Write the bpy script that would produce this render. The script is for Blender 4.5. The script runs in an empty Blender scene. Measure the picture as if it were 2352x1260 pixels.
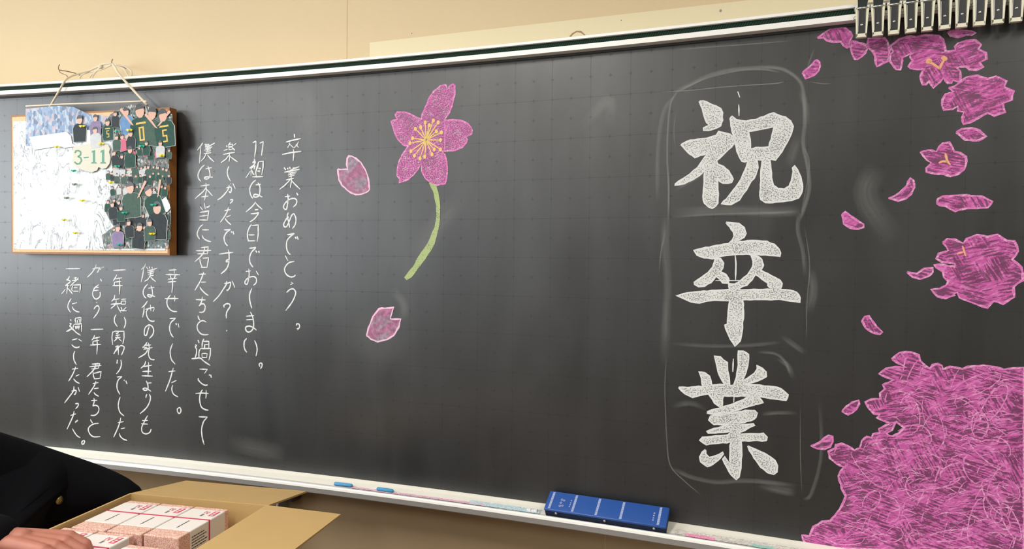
import bpy, bmesh, math, random
from mathutils import Vector, Matrix
from mathutils.geometry import tessellate_polygon

scene = bpy.context.scene
COL = scene.collection
R = random.Random(7)

# ------------------------------------------------------------------ camera, world, light, exposure
CAM_M=[[0.937002, 0.349175, 0.010214], [0.017024, -0.016439, -0.99972], [-0.348909, 0.936913, -0.021348]]
CAM_C=[0.6398, -1.72893, 1.52527]
CAM_F=1631.231
KAPPA=0.076158
cam_data = bpy.data.cameras.new('camera')
cam = bpy.data.objects.new('camera', cam_data)
COL.objects.link(cam)
r_, d_, f_ = [Vector(v) for v in CAM_M]
mw = Matrix((( r_.x, -d_.x, -f_.x, CAM_C[0]), (r_.y, -d_.y, -f_.y, CAM_C[1]), (r_.z, -d_.z, -f_.z, CAM_C[2]), (0, 0, 0, 1)))
cam.matrix_world = mw
cam_data.sensor_width = 36.0
cam_data.lens = CAM_F / 2352 * 36.0
cam_data.clip_start = 0.05
scene.camera = cam

world = bpy.data.worlds.new('world'); scene.world = world
world.use_nodes = True
world.node_tree.nodes['Background'].inputs[0].default_value = (0.75, 0.85, 1.0, 1)
world.node_tree.nodes['Background'].inputs[1].default_value = 1.0
scene.view_settings.view_transform = 'Standard'
scene.view_settings.look = 'None'
scene.view_settings.exposure = 0.0
scene.view_settings.gamma = 1.0
scene.view_settings.use_curve_mapping = False

def area(name, loc, rot, sx, sy, power, color):
    l = bpy.data.lights.new(name, 'AREA'); l.shape = 'RECTANGLE'; l.size = sx; l.size_y = sy
    l.energy = power; l.color = color
    o = bpy.data.objects.new(name, l); o.location = loc; o.rotation_euler = rot; COL.objects.link(o)
    return o
# daylight through the four windows of the left wall
WIN_Y = [-1.75, -3.75, -5.75, -7.75]
WIN_X = -3.3
for wy in WIN_Y:
    area('window_daylight', (WIN_X - 0.02, wy, 1.9), (0, math.radians(-90), 0), 1.2, 1.6, 42 if wy > -4 else 14, (0.90, 0.95, 1.0))
# fluorescent fixtures of the ceiling (two rows), the housings are built below
LAMPS = [(x, y) for x in (-2.1, -0.5, 1.9) for y in (-1.7, -3.7, -5.9)]
for lx, ly in LAMPS:
    area('fluorescent_light', (lx, ly, 2.86), (0, 0, 0), 0.25, 1.2, {-1.7: 34, -3.7: 18, -5.9: 5}[ly] * {-2.1: .78, -0.5: .92, 1.9: 1.02}[lx], (1.0, 0.96, 0.90))

# ------------------------------------------------------------------ helpers
def obj(name, verts, faces, mats, parent=None, smooth=False, idx=None):
    me = bpy.data.meshes.new(name)
    me.from_pydata([tuple(v) for v in verts], [], faces)
    if not isinstance(mats, (list, tuple)): mats = [mats]
    for m in mats: me.materials.append(m)
    if idx:
        for p, i in zip(me.polygons, idx): p.material_index = i
    if smooth:
        for p in me.polygons: p.use_smooth = True
    o = bpy.data.objects.new(name, me); COL.objects.link(o)
    if parent: o.parent = parent
    return o
def empty(name, loc=(0, 0, 0), rz=0.0):
    o = bpy.data.objects.new(name, None); o.empty_display_size = 0.05
    o.location = loc; o.rotation_euler = (0, 0, rz); COL.objects.link(o); return o
def tag(o, label=None, cat=None, group=None, kind=None):
    if label: o['label'] = label
    if cat: o['category'] = cat
    if group: o['group'] = group
    if kind: o['kind'] = kind
    return o
def copy_tree(o, parent=None):
    c = o.copy(); COL.objects.link(c)
    if parent: c.parent = parent
    for ch in [x for x in bpy.data.objects if x.parent == o]: copy_tree(ch, c)
    return c
class MB:
    """collects shapes into one mesh"""
    def __init__(s): s.v = []; s.f = []; s.i = []
    def add(s, v, f, mi=0, M=None):
        b = len(s.v)
        s.v += [(M @ Vector(p)) if M else Vector(p) for p in v]
        s.f += [[b + k for k in q] for q in f]; s.i += [mi] * len(f)
    def box(s, x0, x1, y0, y1, z0, z1, mi=0, M=None):
        v = [(x, y, z) for z in (z0, z1) for y in (y0, y1) for x in (x0, x1)]
        s.add(v, [(0, 2, 3, 1), (4, 5, 7, 6), (0, 1, 5, 4), (2, 6, 7, 3), (0, 4, 6, 2), (1, 3, 7, 5)], mi, M)
    def rbox(s, x0, x1, y0, y1, z0, z1, r, mi=0, M=None, seg=2):
        bm = bmesh.new(); bmesh.ops.create_cube(bm, size=1)
        for v in bm.verts: v.co = Vector(((x0 + x1) / 2 + v.co.x * (x1 - x0), (y0 + y1) / 2 + v.co.y * (y1 - y0), (z0 + z1) / 2 + v.co.z * (z1 - z0)))
        bmesh.ops.bevel(bm, geom=bm.edges[:], offset=r, segments=seg, affect='EDGES', profile=0.5)
        bm.verts.index_update()
        s.add([v.co.copy() for v in bm.verts], [[v.index for v in f.verts] for f in bm.faces], mi, M); bm.free()
    def prism(s, poly, z0, z1, mi=0, M=None):
        n = len(poly)
        v = [(x, y, z0) for x, y in poly] + [(x, y, z1) for x, y in poly]
        tris = tessellate_polygon([[Vector((x, y, 0)) for x, y in poly]])
        a = sum(poly[i][0] * poly[(i + 1) % n][1] - poly[(i + 1) % n][0] * poly[i][1] for i in range(n))
        fs = []
        for t in tris:
            p = [poly[k] for k in t]
            ar = (p[1][0] - p[0][0]) * (p[2][1] - p[0][1]) - (p[2][0] - p[0][0]) * (p[1][1] - p[0][1])
            t = t if ar > 0 else tuple(reversed(t))
            fs.append([k + n for k in t]); fs.append(list(reversed(t)))
        for i in range(n):
            j = (i + 1) % n
            fs.append([i, j, j + n, i + n] if a > 0 else [j, i, i + n, j + n])
        s.add(v, fs, mi, M)
    def tube(s, pts, r, mi=0, n=8, caps=True):
        pts = [Vector(p) for p in pts]; rs = r if isinstance(r, (list, tuple)) else [r] * len(pts)
        v = []; up = Vector((0, 0, 1)); prev = None
        for i, p in enumerate(pts):
            t = (pts[min(i + 1, len(pts) - 1)] - pts[max(i - 1, 0)]).normalized()
            a = prev - t * prev.dot(t) if prev else t.orthogonal()
            a = a.normalized() if a.length > 1e-6 else t.orthogonal().normalized()
            prev = a; b = t.cross(a)
            v += [p + (a * math.cos(2 * math.pi * k / n) + b * math.sin(2 * math.pi * k / n)) * rs[i] for k in range(n)]
        f = [[i * n + k, i * n + (k + 1) % n, (i + 1) * n + (k + 1) % n, (i + 1) * n + k] for i in range(len(pts) - 1) for k in range(n)]
        if caps: f += [list(range(n))[::-1], [(len(pts) - 1) * n + k for k in range(n)]]
        s.add(v, f, mi)
    def ball(s, c, r, mi=0, n=10, m=6, sc=(1, 1, 1)):
        c = Vector(c); v = []
        for i in range(m + 1):
            th = math.pi * i / m
            for k in range(n):
                ph = 2 * math.pi * k / n
                v.append(c + Vector((r * sc[0] * math.sin(th) * math.cos(ph), r * sc[1] * math.sin(th) * math.sin(ph), r * sc[2] * math.cos(th))))
        f = [[i * n + k, (i + 1) * n + k, (i + 1) * n + (k + 1) % n, i * n + (k + 1) % n] for i in range(m) for k in range(n)]
        s.add(v, f, mi)
    def build(s, name, mats, parent=None, smooth=False): return obj(name, s.v, s.f, mats, parent, smooth, s.i)

def catmull(p, n=5, closed=False):
    if len(p) < 3: return [Vector(a) for a in p]
    p = [Vector(a) for a in p]
    P = [p[-1]] + p + [p[0], p[1]] if closed else [2 * p[0] - p[1]] + p + [2 * p[-1] - p[-2]]
    o = []
    for i in range(1, len(P) - 2):
        a, b, c, d = P[i - 1:i + 3]
        for k in range(n):
            t = k / n
            o.append(.5 * ((2 * b) + (c - a) * t + (2 * a - 5 * b + 4 * c - d) * t * t + (3 * b - a - 3 * c + d) * t ** 3))
    if not closed: o.append(P[-2])
    return o

# ------------------------------------------------------------------ materials
def mat(name, color, rough=.6, metal=0.0, spec=.5, bump=0, bscale=200, var=0, vscale=20, emit=None):
    m = bpy.data.materials.new(name); m.use_nodes = True
    nt = m.node_tree; N = nt.nodes; b = N['Principled BSDF']
    b.inputs['Base Color'].default_value = (*color, 1); b.inputs['Roughness'].default_value = rough
    b.inputs['Metallic'].default_value = metal; b.inputs['Specular IOR Level'].default_value = spec
    tc = N.new('ShaderNodeTexCoord')
    if var:
        nz = N.new('ShaderNodeTexNoise'); nz.inputs['Scale'].default_value = vscale; nz.inputs['Detail'].default_value = 4
        nt.links.new(tc.outputs['Object'], nz.inputs['Vector'])
        mx = N.new('ShaderNodeMix'); mx.data_type = 'RGBA'
        mx.inputs[6].default_value = (*[c * (1 - var) for c in color], 1); mx.inputs[7].default_value = (*[min(1, c * (1 + var)) for c in color], 1)
        nt.links.new(nz.outputs['Fac'], mx.inputs[0]); nt.links.new(mx.outputs[2], b.inputs['Base Color'])
    if bump:
        nb = N.new('ShaderNodeTexNoise'); nb.inputs['Scale'].default_value = bscale; nb.inputs['Detail'].default_value = 3
        nt.links.new(tc.outputs['Object'], nb.inputs['Vector'])
        bp_ = N.new('ShaderNodeBump'); bp_.inputs['Strength'].default_value = bump; bp_.inputs['Distance'].default_value = .002
        nt.links.new(nb.outputs['Fac'], bp_.inputs['Height']); nt.links.new(bp_.outputs[0], b.inputs['Normal'])
    if emit:
        b.inputs['Emission Color'].default_value = (*emit[:3], 1); b.inputs['Emission Strength'].default_value = emit[3]
    return m

def math_node(nt, op, a, b=None, c=None):
    n = nt.nodes.new('ShaderNodeMath'); n.operation = op
    for i, x in enumerate((a, b, c)):
        if x is None: continue
        if isinstance(x, (int, float)): n.inputs[i].default_value = x
        else: nt.links.new(x, n.inputs[i])
    return n.outputs[0]

def ramp(nt, fac, stops):
    n = nt.nodes.new('ShaderNodeValToRGB'); el = n.color_ramp.elements
    while len(el) > 1: el.remove(el[-1])
    el[0].position = stops[0][0]; el[0].color = (stops[0][1],) * 3 + (1,)
    for p, v in stops[1:]:
        e = el.new(p); e.color = (v, v, v, 1)
    nt.links.new(fac, n.inputs[0]); return n.outputs[0]

def chalk(name, color, cover, grain=420, stretch=(1, 1), streak=0.0, second=None, soft=0, blot=.22):
    """chalk rubbed on the board: covered specks of colour, the board showing between them"""
    m = bpy.data.materials.new(name); m.use_nodes = True; nt = m.node_tree; N = nt.nodes
    b = N['Principled BSDF']; b.inputs['Base Color'].default_value = (*color, 1)
    b.inputs['Roughness'].default_value = .95; b.inputs['Specular IOR Level'].default_value = .1
    uv = N.new('ShaderNodeUVMap'); uv.uv_map = 'UVMap'
    def nz(scale, sx, sy, rot=0, det=2, dist=0):
        mp = N.new('ShaderNodeMapping'); mp.vector_type = 'TEXTURE'; mp.inputs['Scale'].default_value = (1 / sx, 1 / sy, 1); mp.inputs['Rotation'].default_value = (0, 0, rot)
        nt.links.new(uv.outputs[0], mp.inputs[0])
        n = N.new('ShaderNodeTexNoise'); n.inputs['Scale'].default_value = scale; n.inputs['Detail'].default_value = det
        n.inputs['Distortion'].default_value = dist
        nt.links.new(mp.outputs[0], n.inputs['Vector']); return n.outputs['Fac']
    g = nz(grain, 1, 1)
    if streak:
        a = nz(grain * .8, .12, 1, 0.25, 2, .3); c = nz(grain * .8, .12, 1, -1.1, 2, .3); d = nz(grain * .8, .12, 1, -.25, 2, .3)
        sel = nz(14, 1, 1, 0, 1); sel2 = nz(11, 1, 1, 2.0, 1)
        mx = N.new('ShaderNodeMix'); nt.links.new(ramp(nt, sel, [(.44, 0), (.56, 1)]), mx.inputs[0]); nt.links.new(a, mx.inputs[2]); nt.links.new(c, mx.inputs[3])
        my = N.new('ShaderNodeMix'); nt.links.new(ramp(nt, sel2, [(.44, 0), (.56, 1)]), my.inputs[0]); nt.links.new(mx.outputs[0], my.inputs[2]); nt.links.new(d, my.inputs[3])
        g = math_node(nt, 'ADD', math_node(nt, 'MULTIPLY', g, 1 - streak), math_node(nt, 'MULTIPLY', my.outputs[0], streak))
    big = nz(25, 1, 1, 0, 3)
    g = math_node(nt, 'ADD', g, math_node(nt, 'MULTIPLY', math_node(nt, 'SUBTRACT', big, .5), blot))
    th = .5 + (0.5 - cover) * .42
    al = ramp(nt, g, [(max(0, th - .06), .12 + .35 * cover), (th + .05, 1.0)])
    if soft: al = ramp(nt, g, [(.3, .35), (.7, .85)])
    if second:
        mc = N.new('ShaderNodeMix'); mc.data_type = 'RGBA'; mc.inputs[6].default_value = (*color, 1); mc.inputs[7].default_value = (*second, 1)
        nt.links.new(ramp(nt, nz(grain * .5, .3, 1, .6, 3), [(.48, 0), (.62, 1)]), mc.inputs[0]); nt.links.new(mc.outputs[2], b.inputs['Base Color'])
    tr = N.new('ShaderNodeBsdfTransparent'); ms = N.new('ShaderNodeMixShader')
    nt.links.new(al, ms.inputs[0]); nt.links.new(tr.outputs[0], ms.inputs[1]); nt.links.new(b.outputs[0], ms.inputs[2])
    nt.links.new(ms.outputs[0], N['Material Output'].inputs[0])
    return m

WHITE = (.76, .78, .77); PINK = (.56, .12, .375); LPINK = (.78, .40, .62); GREEN = (.42, .52, .24); YEL = (.80, .60, .22); ORNG = (.85, .45, .25)
CH = {
    'white_fill': chalk('white_chalk_rubbed', WHITE, .60, 360),
    'white_line': chalk('white_chalk_line', WHITE, .95, 500),
    'hand_line': chalk('white_chalk_handwriting', (.73, .75, .76), .93, 500),
    'pink_fill': chalk('pink_chalk_rubbed', PINK, .50, 330, streak=.78, second=(.74, .22, .53), blot=.42),
    'pink_line': chalk('pink_chalk_line', (.70, .20, .50), .82, 500, second=(.78, .45, .64)),
    'flower_fill': chalk('pink_chalk_soft', (.70, .19, .50), .46, 330, second=(.76, .36, .60)),
    'petal_fill': chalk('pale_pink_chalk_rubbed', (.60, .24, .42), .5, 90, second=(.50, .40, .50), soft=1),
    'petal_line': chalk('pale_pink_chalk_line', (.85, .55, .72), .9, 400),
    'green_fill': chalk('green_chalk_rubbed', GREEN, .72, 350, streak=.4),
    'yellow_line': chalk('yellow_chalk_line', YEL, .95, 400),
    'orange_line': chalk('orange_chalk_line', ORNG, .97, 400),
}
# eraser smears: chalk dust with a per-vertex density
def smear_mat():
    m = bpy.data.materials.new('chalk_dust_smear'); m.use_nodes = True; nt = m.node_tree; N = nt.nodes
    b = N['Principled BSDF']; b.inputs['Base Color'].default_value = (.72, .74, .70, 1); b.inputs['Roughness'].default_value = 1; b.inputs['Specular IOR Level'].default_value = 0
    at = N.new('ShaderNodeAttribute'); at.attribute_name = 'dust_amount'
    uv = N.new('ShaderNodeUVMap'); uv.uv_map = 'UVMap'
    mp = N.new('ShaderNodeMapping'); mp.inputs['Scale'].default_value = (6, 160, 1); nt.links.new(uv.outputs[0], mp.inputs[0])
    n = N.new('ShaderNodeTexNoise'); n.inputs['Scale'].default_value = 1; n.inputs['Detail'].default_value = 5; nt.links.new(mp.outputs[0], n.inputs['Vector'])
    a = math_node(nt, 'MULTIPLY', at.outputs['Fac'], ramp(nt, n.outputs['Fac'], [(.25, .35), (.75, 1)]))
    tr = N.new('ShaderNodeBsdfTransparent'); ms = N.new('ShaderNodeMixShader')
    nt.links.new(a, ms.inputs[0]); nt.links.new(tr.outputs[0], ms.inputs[1]); nt.links.new(b.outputs[0], ms.inputs[2])
    nt.links.new(ms.outputs[0], N['Material Output'].inputs[0]); return m
SMEAR = smear_mat()

def board_mat():
    m = bpy.data.materials.new('blackboard_steel'); m.use_nodes = True; nt = m.node_tree; N = nt.nodes; b = N['Principled BSDF']
    uv = N.new('ShaderNodeUVMap'); uv.uv_map = 'UVMap'
    sp = N.new('ShaderNodeSeparateXYZ'); nt.links.new(uv.outputs[0], sp.inputs[0])
    def dist(x, period):   # distance in metres to the nearest printed line
        t = math_node(nt, 'FRACT', math_node(nt, 'ADD', math_node(nt, 'DIVIDE', x, period), 100.5))
        return math_node(nt, 'MULTIPLY', math_node(nt, 'ABSOLUTE', math_node(nt, 'SUBTRACT', t, .5)), period)
    u10, v10, u5, v5 = dist(sp.outputs[0], .1), dist(sp.outputs[1], .1), dist(sp.outputs[0], .05), dist(sp.outputs[1], .05)
    line = math_node(nt, 'MAXIMUM', math_node(nt, 'LESS_THAN', u10, .0006), math_node(nt, 'LESS_THAN', v10, .0006))
    c1 = math_node(nt, 'MULTIPLY', math_node(nt, 'LESS_THAN', u5, .0010), math_node(nt, 'LESS_THAN', v5, .0042))
    c2 = math_node(nt, 'MULTIPLY', math_node(nt, 'LESS_THAN', v5, .0010), math_node(nt, 'LESS_THAN', u5, .0042))
    cross = math_node(nt, 'MAXIMUM', c1, c2)
    mark = math_node(nt, 'MAXIMUM', math_node(nt, 'MULTIPLY', line, .38), math_node(nt, 'MULTIPLY', cross, .5))
    # wiped chalk haze: vertical soft streaks and clouds
    mp = N.new('ShaderNodeMapping'); mp.inputs['Scale'].default_value = (7, 1.6, 1); nt.links.new(uv.outputs[0], mp.inputs[0])
    n1 = N.new('ShaderNodeTexNoise'); n1.inputs['Scale'].default_value = 1; n1.inputs['Detail'].default_value = 5; n1.inputs['Distortion'].default_value = .8
    nt.links.new(mp.outputs[0], n1.inputs['Vector'])
    n2 = N.new('ShaderNodeTexNoise'); n2.inputs['Scale'].default_value = 2.2; n2.inputs['Detail'].default_value = 3; nt.links.new(uv.outputs[0], n2.inputs['Vector'])
    hz = math_node(nt, 'ADD', math_node(nt, 'MULTIPLY', n1.outputs['Fac'], .5), math_node(nt, 'MULTIPLY', n2.outputs['Fac'], .5))
    hz = ramp(nt, hz, [(.3, 0), (.72, 1)])
    mx = N.new('ShaderNodeMix'); mx.data_type = 'RGBA'; mx.inputs[6].default_value = (.0065, .0075, .0085, 1); mx.inputs[7].default_value = (.023, .025, .027, 1)
    nt.links.new(hz, mx.inputs[0])
    my = N.new('ShaderNodeMix'); my.data_type = 'RGBA'; my.inputs[7].default_value = (.004, .004, .004, 1)
    nt.links.new(mark, my.inputs[0]); nt.links.new(mx.outputs[2], my.inputs[6]); nt.links.new(my.outputs[2], b.inputs['Base Color'])
    b.inputs['Roughness'].default_value = .42
    nt.links.new(math_node(nt, 'SUBTRACT', math_node(nt, 'ADD', .86, math_node(nt, 'MULTIPLY', hz, .28)), math_node(nt, 'MULTIPLY', mark, .42)), b.inputs['Specular IOR Level'])
    nt.links.new(math_node(nt, 'ADD', math_node(nt, 'ADD', .37, math_node(nt, 'MULTIPLY', hz, .05)), math_node(nt, 'MULTIPLY', mark, .2)), b.inputs['Roughness'])
    return m

M_BOARD = board_mat()
M_RAIL = mat('white_enamelled_rail', (.93, .93, .89), .35)
M_TRAYIN = mat('cream_tray_lining', (.92, .90, .80), .4, var=.04, vscale=60)
M_ALU = mat('grey_aluminium', (.33, .32, .31), .45, .3)
M_WALL = mat('beige_wall_paint', (.645, .515, .32), .75, bump=.25, bscale=90, var=.03, vscale=3)
M_PATCH = mat('pale_wall_paint', (.74, .655, .44), .75, bump=.25, bscale=90)
M_CEIL = mat('ceiling_board', (.85, .84, .80), .8, bump=.3, bscale=120)
M_WALL2 = mat('cream_wall_paint', (.50, .47, .40), .8, bump=.2, bscale=90)
M_FRAMESHADE = mat('dark_frame_shade', (.03, .03, .03), .7)

def floor_mat():
    m = mat('waxed_floor_boards', (.16, .10, .055), .5, var=.2, vscale=6); return m

# ------------------------------------------------------------------ the blackboard's own coordinates
Z0 = 1.93; Q = .025
def BP(s, z, off=0.0):
    """s metres along the curved face, z metres from the first ruled line, off metres in front of the face"""
    th = KAPPA * s
    n = Vector((-math.sin(th), -math.cos(th), 0))
    return Vector((math.sin(th) / KAPPA, -(1 - math.cos(th)) / KAPPA, z + Z0)) + n * off
S0, S1, ZT, ZB = -2.35, 1.45, .112, -1.031
YW = .05

def srange(a, b):
    k0 = math.floor(a / Q) + 1; o = [a]
    k = k0
    while k * Q < b - 1e-6: o.append(k * Q); k += 1
    o.append(b); return o

def sweep(name, profile, s0, s1, mats, parent, idx=None, closed=True, ends=True, smooth=False):
    """a profile (off, z) drawn along the curved board"""
    ss = srange(s0, s1); n = len(profile); v = []; f = []; ii = []
    for s in ss: v += [BP(s, z, o) for o, z in profile]
    for i in range(len(ss) - 1):
        for k in range(n if closed else n - 1):
            a = i * n + k; b = i * n + (k + 1) % n
            f.append([a, b, b + n, a + n]); ii.append(idx[k] if idx else 0)
    if closed and ends:
        f.append(list(range(n))); ii.append(0); f.append([(len(ss) - 1) * n + k for k in reversed(range(n))]); ii.append(0)
    o = obj(name, v, f, mats, parent, smooth, ii)
    bm = bmesh.new(); bm.from_mesh(o.data); bmesh.ops.recalc_face_normals(bm, faces=bm.faces[:]); bm.to_mesh(o.data); bm.free()
    return o

def flat_to_board(bm, off, name, m, parent):
    """bm is drawn flat as (s, z, layer); cut it on the board's facets, then lay it on the curved face"""
    if bm.verts:
        lo = min(v.co.x for v in bm.verts); hi = max(v.co.x for v in bm.verts)
        k = math.floor(lo / Q) + 1
        while k * Q < hi:
            bmesh.ops.bisect_plane(bm, geom=bm.verts[:] + bm.edges[:] + bm.faces[:], plane_co=(k * Q, 0, 0), plane_no=(1, 0, 0), dist=1e-6)
            k += 1
    uvl = bm.loops.layers.uv.new('UVMap')
    for f in bm.faces:
        if f.normal.z < 0: f.normal_flip()
        for l in f.loops: l[uvl].uv = (l.vert.co.x, l.vert.co.y)
    for v in bm.verts: v.co = BP(v.co.x, v.co.y, off + v.co.z)
    me = bpy.data.meshes.new(name); bm.to_mesh(me); bm.free()
    for x in (m if isinstance(m, list) else [m]): me.materials.append(x)
    o = bpy.data.objects.new(name, me); COL.objects.link(o); o.parent = parent; return o

def fill(bm, loops, mi=0, layer=0.0):
    polys = [[Vector((x, y, 0)) for x, y in lp] for lp in loops]
    tris = tessellate_polygon(polys)
    vs = [bm.verts.new((p.x, p.y, layer)) for lp in polys for p in lp]
    for t in tris:
        try: f = bm.faces.new([vs[k] for k in t]); f.material_index = mi
        except ValueError: pass

def ribbon(bm, pts, w, mi=0, layer=0.0, taper=True, jit=.12, closed=False):
    pts = [Vector((p[0], p[1])) for p in pts]
    # even out the spacing
    q = [pts[0]]
    for a, b in zip(pts, pts[1:]):
        n = max(1, int((b - a).length / .006))
        q += [a.lerp(b, k / n) for k in range(1, n + 1)]
    pts = q; n = len(pts); prev = None
    for i, p in enumerate(pts):
        t = pts[min(i + 1, n - 1)] - pts[max(i - 1, 0)]
        if t.length < 1e-7: t = Vector((1, 0))
        t.normalize(); nn = Vector((-t.y, t.x))
        k = 1.0
        if taper and n > 2: k = min(1, .55 + .45 * min(i, n - 1 - i) / 2)
        hw = w / 2 * k * (1 + R.uniform(-jit, jit))
        a = bm.verts.new((p.x + nn.x * hw, p.y + nn.y * hw, layer)); b = bm.verts.new((p.x - nn.x * hw, p.y - nn.y * hw, layer))
        if prev:
            f = bm.faces.new((prev[1], b, a, prev[0])); f.material_index = mi
        prev = (a, b)

def dec(s): return [(int(a) / 10000, int(b) / 10000) for a, b in (p.split(',') for p in s.split())]

# ------------------------------------------------------------------ room
RX0, RX1, RY0, RZ = -3.3, 4.4, -8.9, 2.95
def plane_box(name, x0, x1, y0, y1, z0, z1, m, kind='structure'):
    b = MB(); b.box(x0, x1, y0, y1, z0, z1); o = b.build(name, m); o['kind'] = kind; return o
plane_box('floor', RX0 - .1, RX1 + .1, RY0 - .1, YW + .1, -.1, 0, floor_mat())
plane_box('ceiling', RX0 - .1, RX1 + .1, RY0 - .1, YW + .1, RZ, RZ + .1, M_CEIL)
wall = plane_box('wall_front', RX0 - .1, RX1 + .1, YW, YW + .12, 0, RZ, M_WALL)
b = MB()
b.box(-.4647, 2.2, YW - .0012, YW, 2.0, 2.1425)
p = b.build('paint_patch', M_PATCH, wall); p['label'] = 'paler painted band just above the board'
b = MB(); b.box(-.5430, -.5418, YW - .0008, YW, 2.06, RZ)
p = b.build('hairline_crack', mat('wall_crack', (.56, .45, .29), .9), wall)
b = MB(); b.box(.2395, .2410, YW - .0020, YW, .1, .93); b.build('hairline_crack', bpy.data.materials['wall_crack'], wall)
M_LOW = mat('brown_lower_wall_shade', (.41, .30, .175), .8, bump=.25, bscale=90, var=.08, vscale=5)  # wall colour darkened to paint in the shade below the tray
b = MB(); b.box(RX0, RX1, YW - .0012, YW, .08, .93); b.build('lower_shade_band', M_LOW, wall)['label'] = 'browner wall zone below the board, with the shade put into its colour'
b = MB(); b.box(RX0, RX1, YW - .012, YW, 0, .08); b.build('skirting_strip', mat('brown_skirting', (.10, .06, .04), .5), wall)
M_SPOT = mat('exposed_brown_plaster', (.34, .22, .12), .9)
Mw = Matrix(((1, 0, 0, 0), (0, 0, -1, YW - .0012), (0, 1, 0, 0), (0, 0, 0, 1)))
fl = [(.1289, 2.1009), (.1370, 2.1085), (.1484, 2.1134), (.1600, 2.1115), (.1728, 2.0988), (.1700, 2.0988), (.1590, 2.1075), (.1484, 2.1105), (.1390, 2.1060), (.1330, 2.1000)]
b = MB(); b.prism(fl, 0, .0009, 0, Mw); b.build('flaked_paint', M_SPOT, wall)['label'] = 'small brown paint flake above the frame'
for (sx, sz, sr, cm) in ((.5036, 2.1249, .0030, 0), (.2635, 2.1278, .0012, 1), (-.33, 2.155, .0012, 1)):
    b = MB(); b.prism([(sx + sr * math.cos(q), sz + sr * 1.2 * math.sin(q)) for q in (0, .9, 1.8, 2.8, 3.9, 5.0)], 0, .0006, 0, Mw)
    b.build('wall_speck', mat('grey_speck', (.30, .27, .25), .8) if cm == 0 else M_SPOT, wall)
plane_box('wall_back', RX0 - .1, RX1 + .1, RY0 - .1, RY0, 0, RZ, M_WALL2)
plane_box('wall_right', RX1, RX1 + .1, RY0, YW, 0, RZ, M_WALL2)
# left wall with four window openings
b = MB(); ys = sorted([YW] + [y + .8 for y in WIN_Y] + [y - .8 for y in WIN_Y] + [RY0])
b.box(RX0 - .1, RX0, RY0, YW, 0, 1.3); b.box(RX0 - .1, RX0, RY0, YW, 2.5, RZ)
for i in range(0, len(ys), 2): b.box(RX0 - .1, RX0, ys[i], ys[i + 1], 1.3, 2.5)
b.build('wall_left', M_WALL2)['kind'] = 'structure'
M_FR = mat('window_frame_aluminium', (.6, .6, .6), .4, .6)
M_PANE = mat('window_glass', (.8, .9, 1.0), .05, emit=(.8, .9, 1.0, 1.0))
for i, wy in enumerate(WIN_Y):
    w = empty('window_%d' % (i + 1), (RX0 - .06, wy, 1.3)); w['kind'] = 'structure'
    b = MB()
    for a in ((-.8, -.76, 0, 1.2), (.76, .8, 0, 1.2), (-.02, .02, 0, 1.2)): b.box(-.03, .0, a[0], a[1], a[2], a[3])
    b.box(-.03, 0, -.8, .8, 0, .04); b.box(-.03, 0, -.8, .8, 1.16, 1.2)
    b.build('window_frame', M_FR, w)
    b = MB(); b.box(-.02, -.015, -.78, .78, .02, 1.18); b.build('pane', M_PANE, w)
M_LAMP = mat('lamp_diffuser', (.9, .9, .9), .5, emit=(1, .95, .88, 3.0)); M_LH = mat('lamp_housing', (.8, .8, .8), .5)
for k, (lx, ly) in enumerate(LAMPS):
    t = empty('ceiling_light', (lx, ly, 2.87))
    tag(t, 'long fluorescent ceiling light, unlike place in the two rows overhead', 'ceiling light', 'fluorescent ceiling lights')
    b = MB(); b.prism([(-.15, 0), (.15, 0), (.11, .08), (-.11, .08)], -.63, .63, 0, Matrix(((1, 0, 0, 0), (0, 0, 1, 0), (0, 1, 0, 0), (0, 0, 0, 1)))); b.build('housing', M_LH, t)
    t['label'] = 'long fluorescent ceiling light, %s of its row %s' % (['nearest the board', 'middle', 'farthest from the board'][k % 3], ['beside the windows', 'along the room centre', 'away from the windows'][k // 3])

# ------------------------------------------------------------------ the blackboard
board = empty('blackboard', (0, 0, 0))
tag(board, 'long curved black school board with white frame and chalk drawing', 'blackboard')
# writing surface with (s, z) as its UV, so that the printed ruling follows the arc
ss = srange(S0, S1); zs = [ZB - .01, -.8, -.5, -.2, ZT + .01]
v = [BP(s, z) for s in ss for z in zs]; nz_ = len(zs)
f = [[i * nz_ + k, (i + 1) * nz_ + k, (i + 1) * nz_ + k + 1, i * nz_ + k + 1] for i in range(len(ss) - 1) for k in range(nz_ - 1)]
surf = obj('writing_surface', v, f, M_BOARD, board)
uvl = surf.data.uv_layers.new(name='UVMap')
for pol in surf.data.polygons:
    for li in pol.loop_indices:
        vi = surf.data.loops[li].vertex_index; uvl.data[li].uv = (ss[vi // nz_], zs[vi % nz_])
# carcass between the face and the flat wall
v = []; f = []
for s in ss:
    a = BP(s, ZB - .02, -.004); c = BP(s, ZT + .03, -.004)
    v += [a, c, Vector((a.x, YW, a.z)), Vector((c.x, YW, c.z))]
for i in range(len(ss) - 1):
    a = i * 4; f += [[a, a + 4, a + 6, a + 2], [a + 1, a + 3, a + 7, a + 5]]
f += [[0, 2, 3, 1], [(len(ss) - 1) * 4 + k for k in (0, 1, 3, 2)]]
obj('carcass', v, f, M_RAIL, board)

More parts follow.
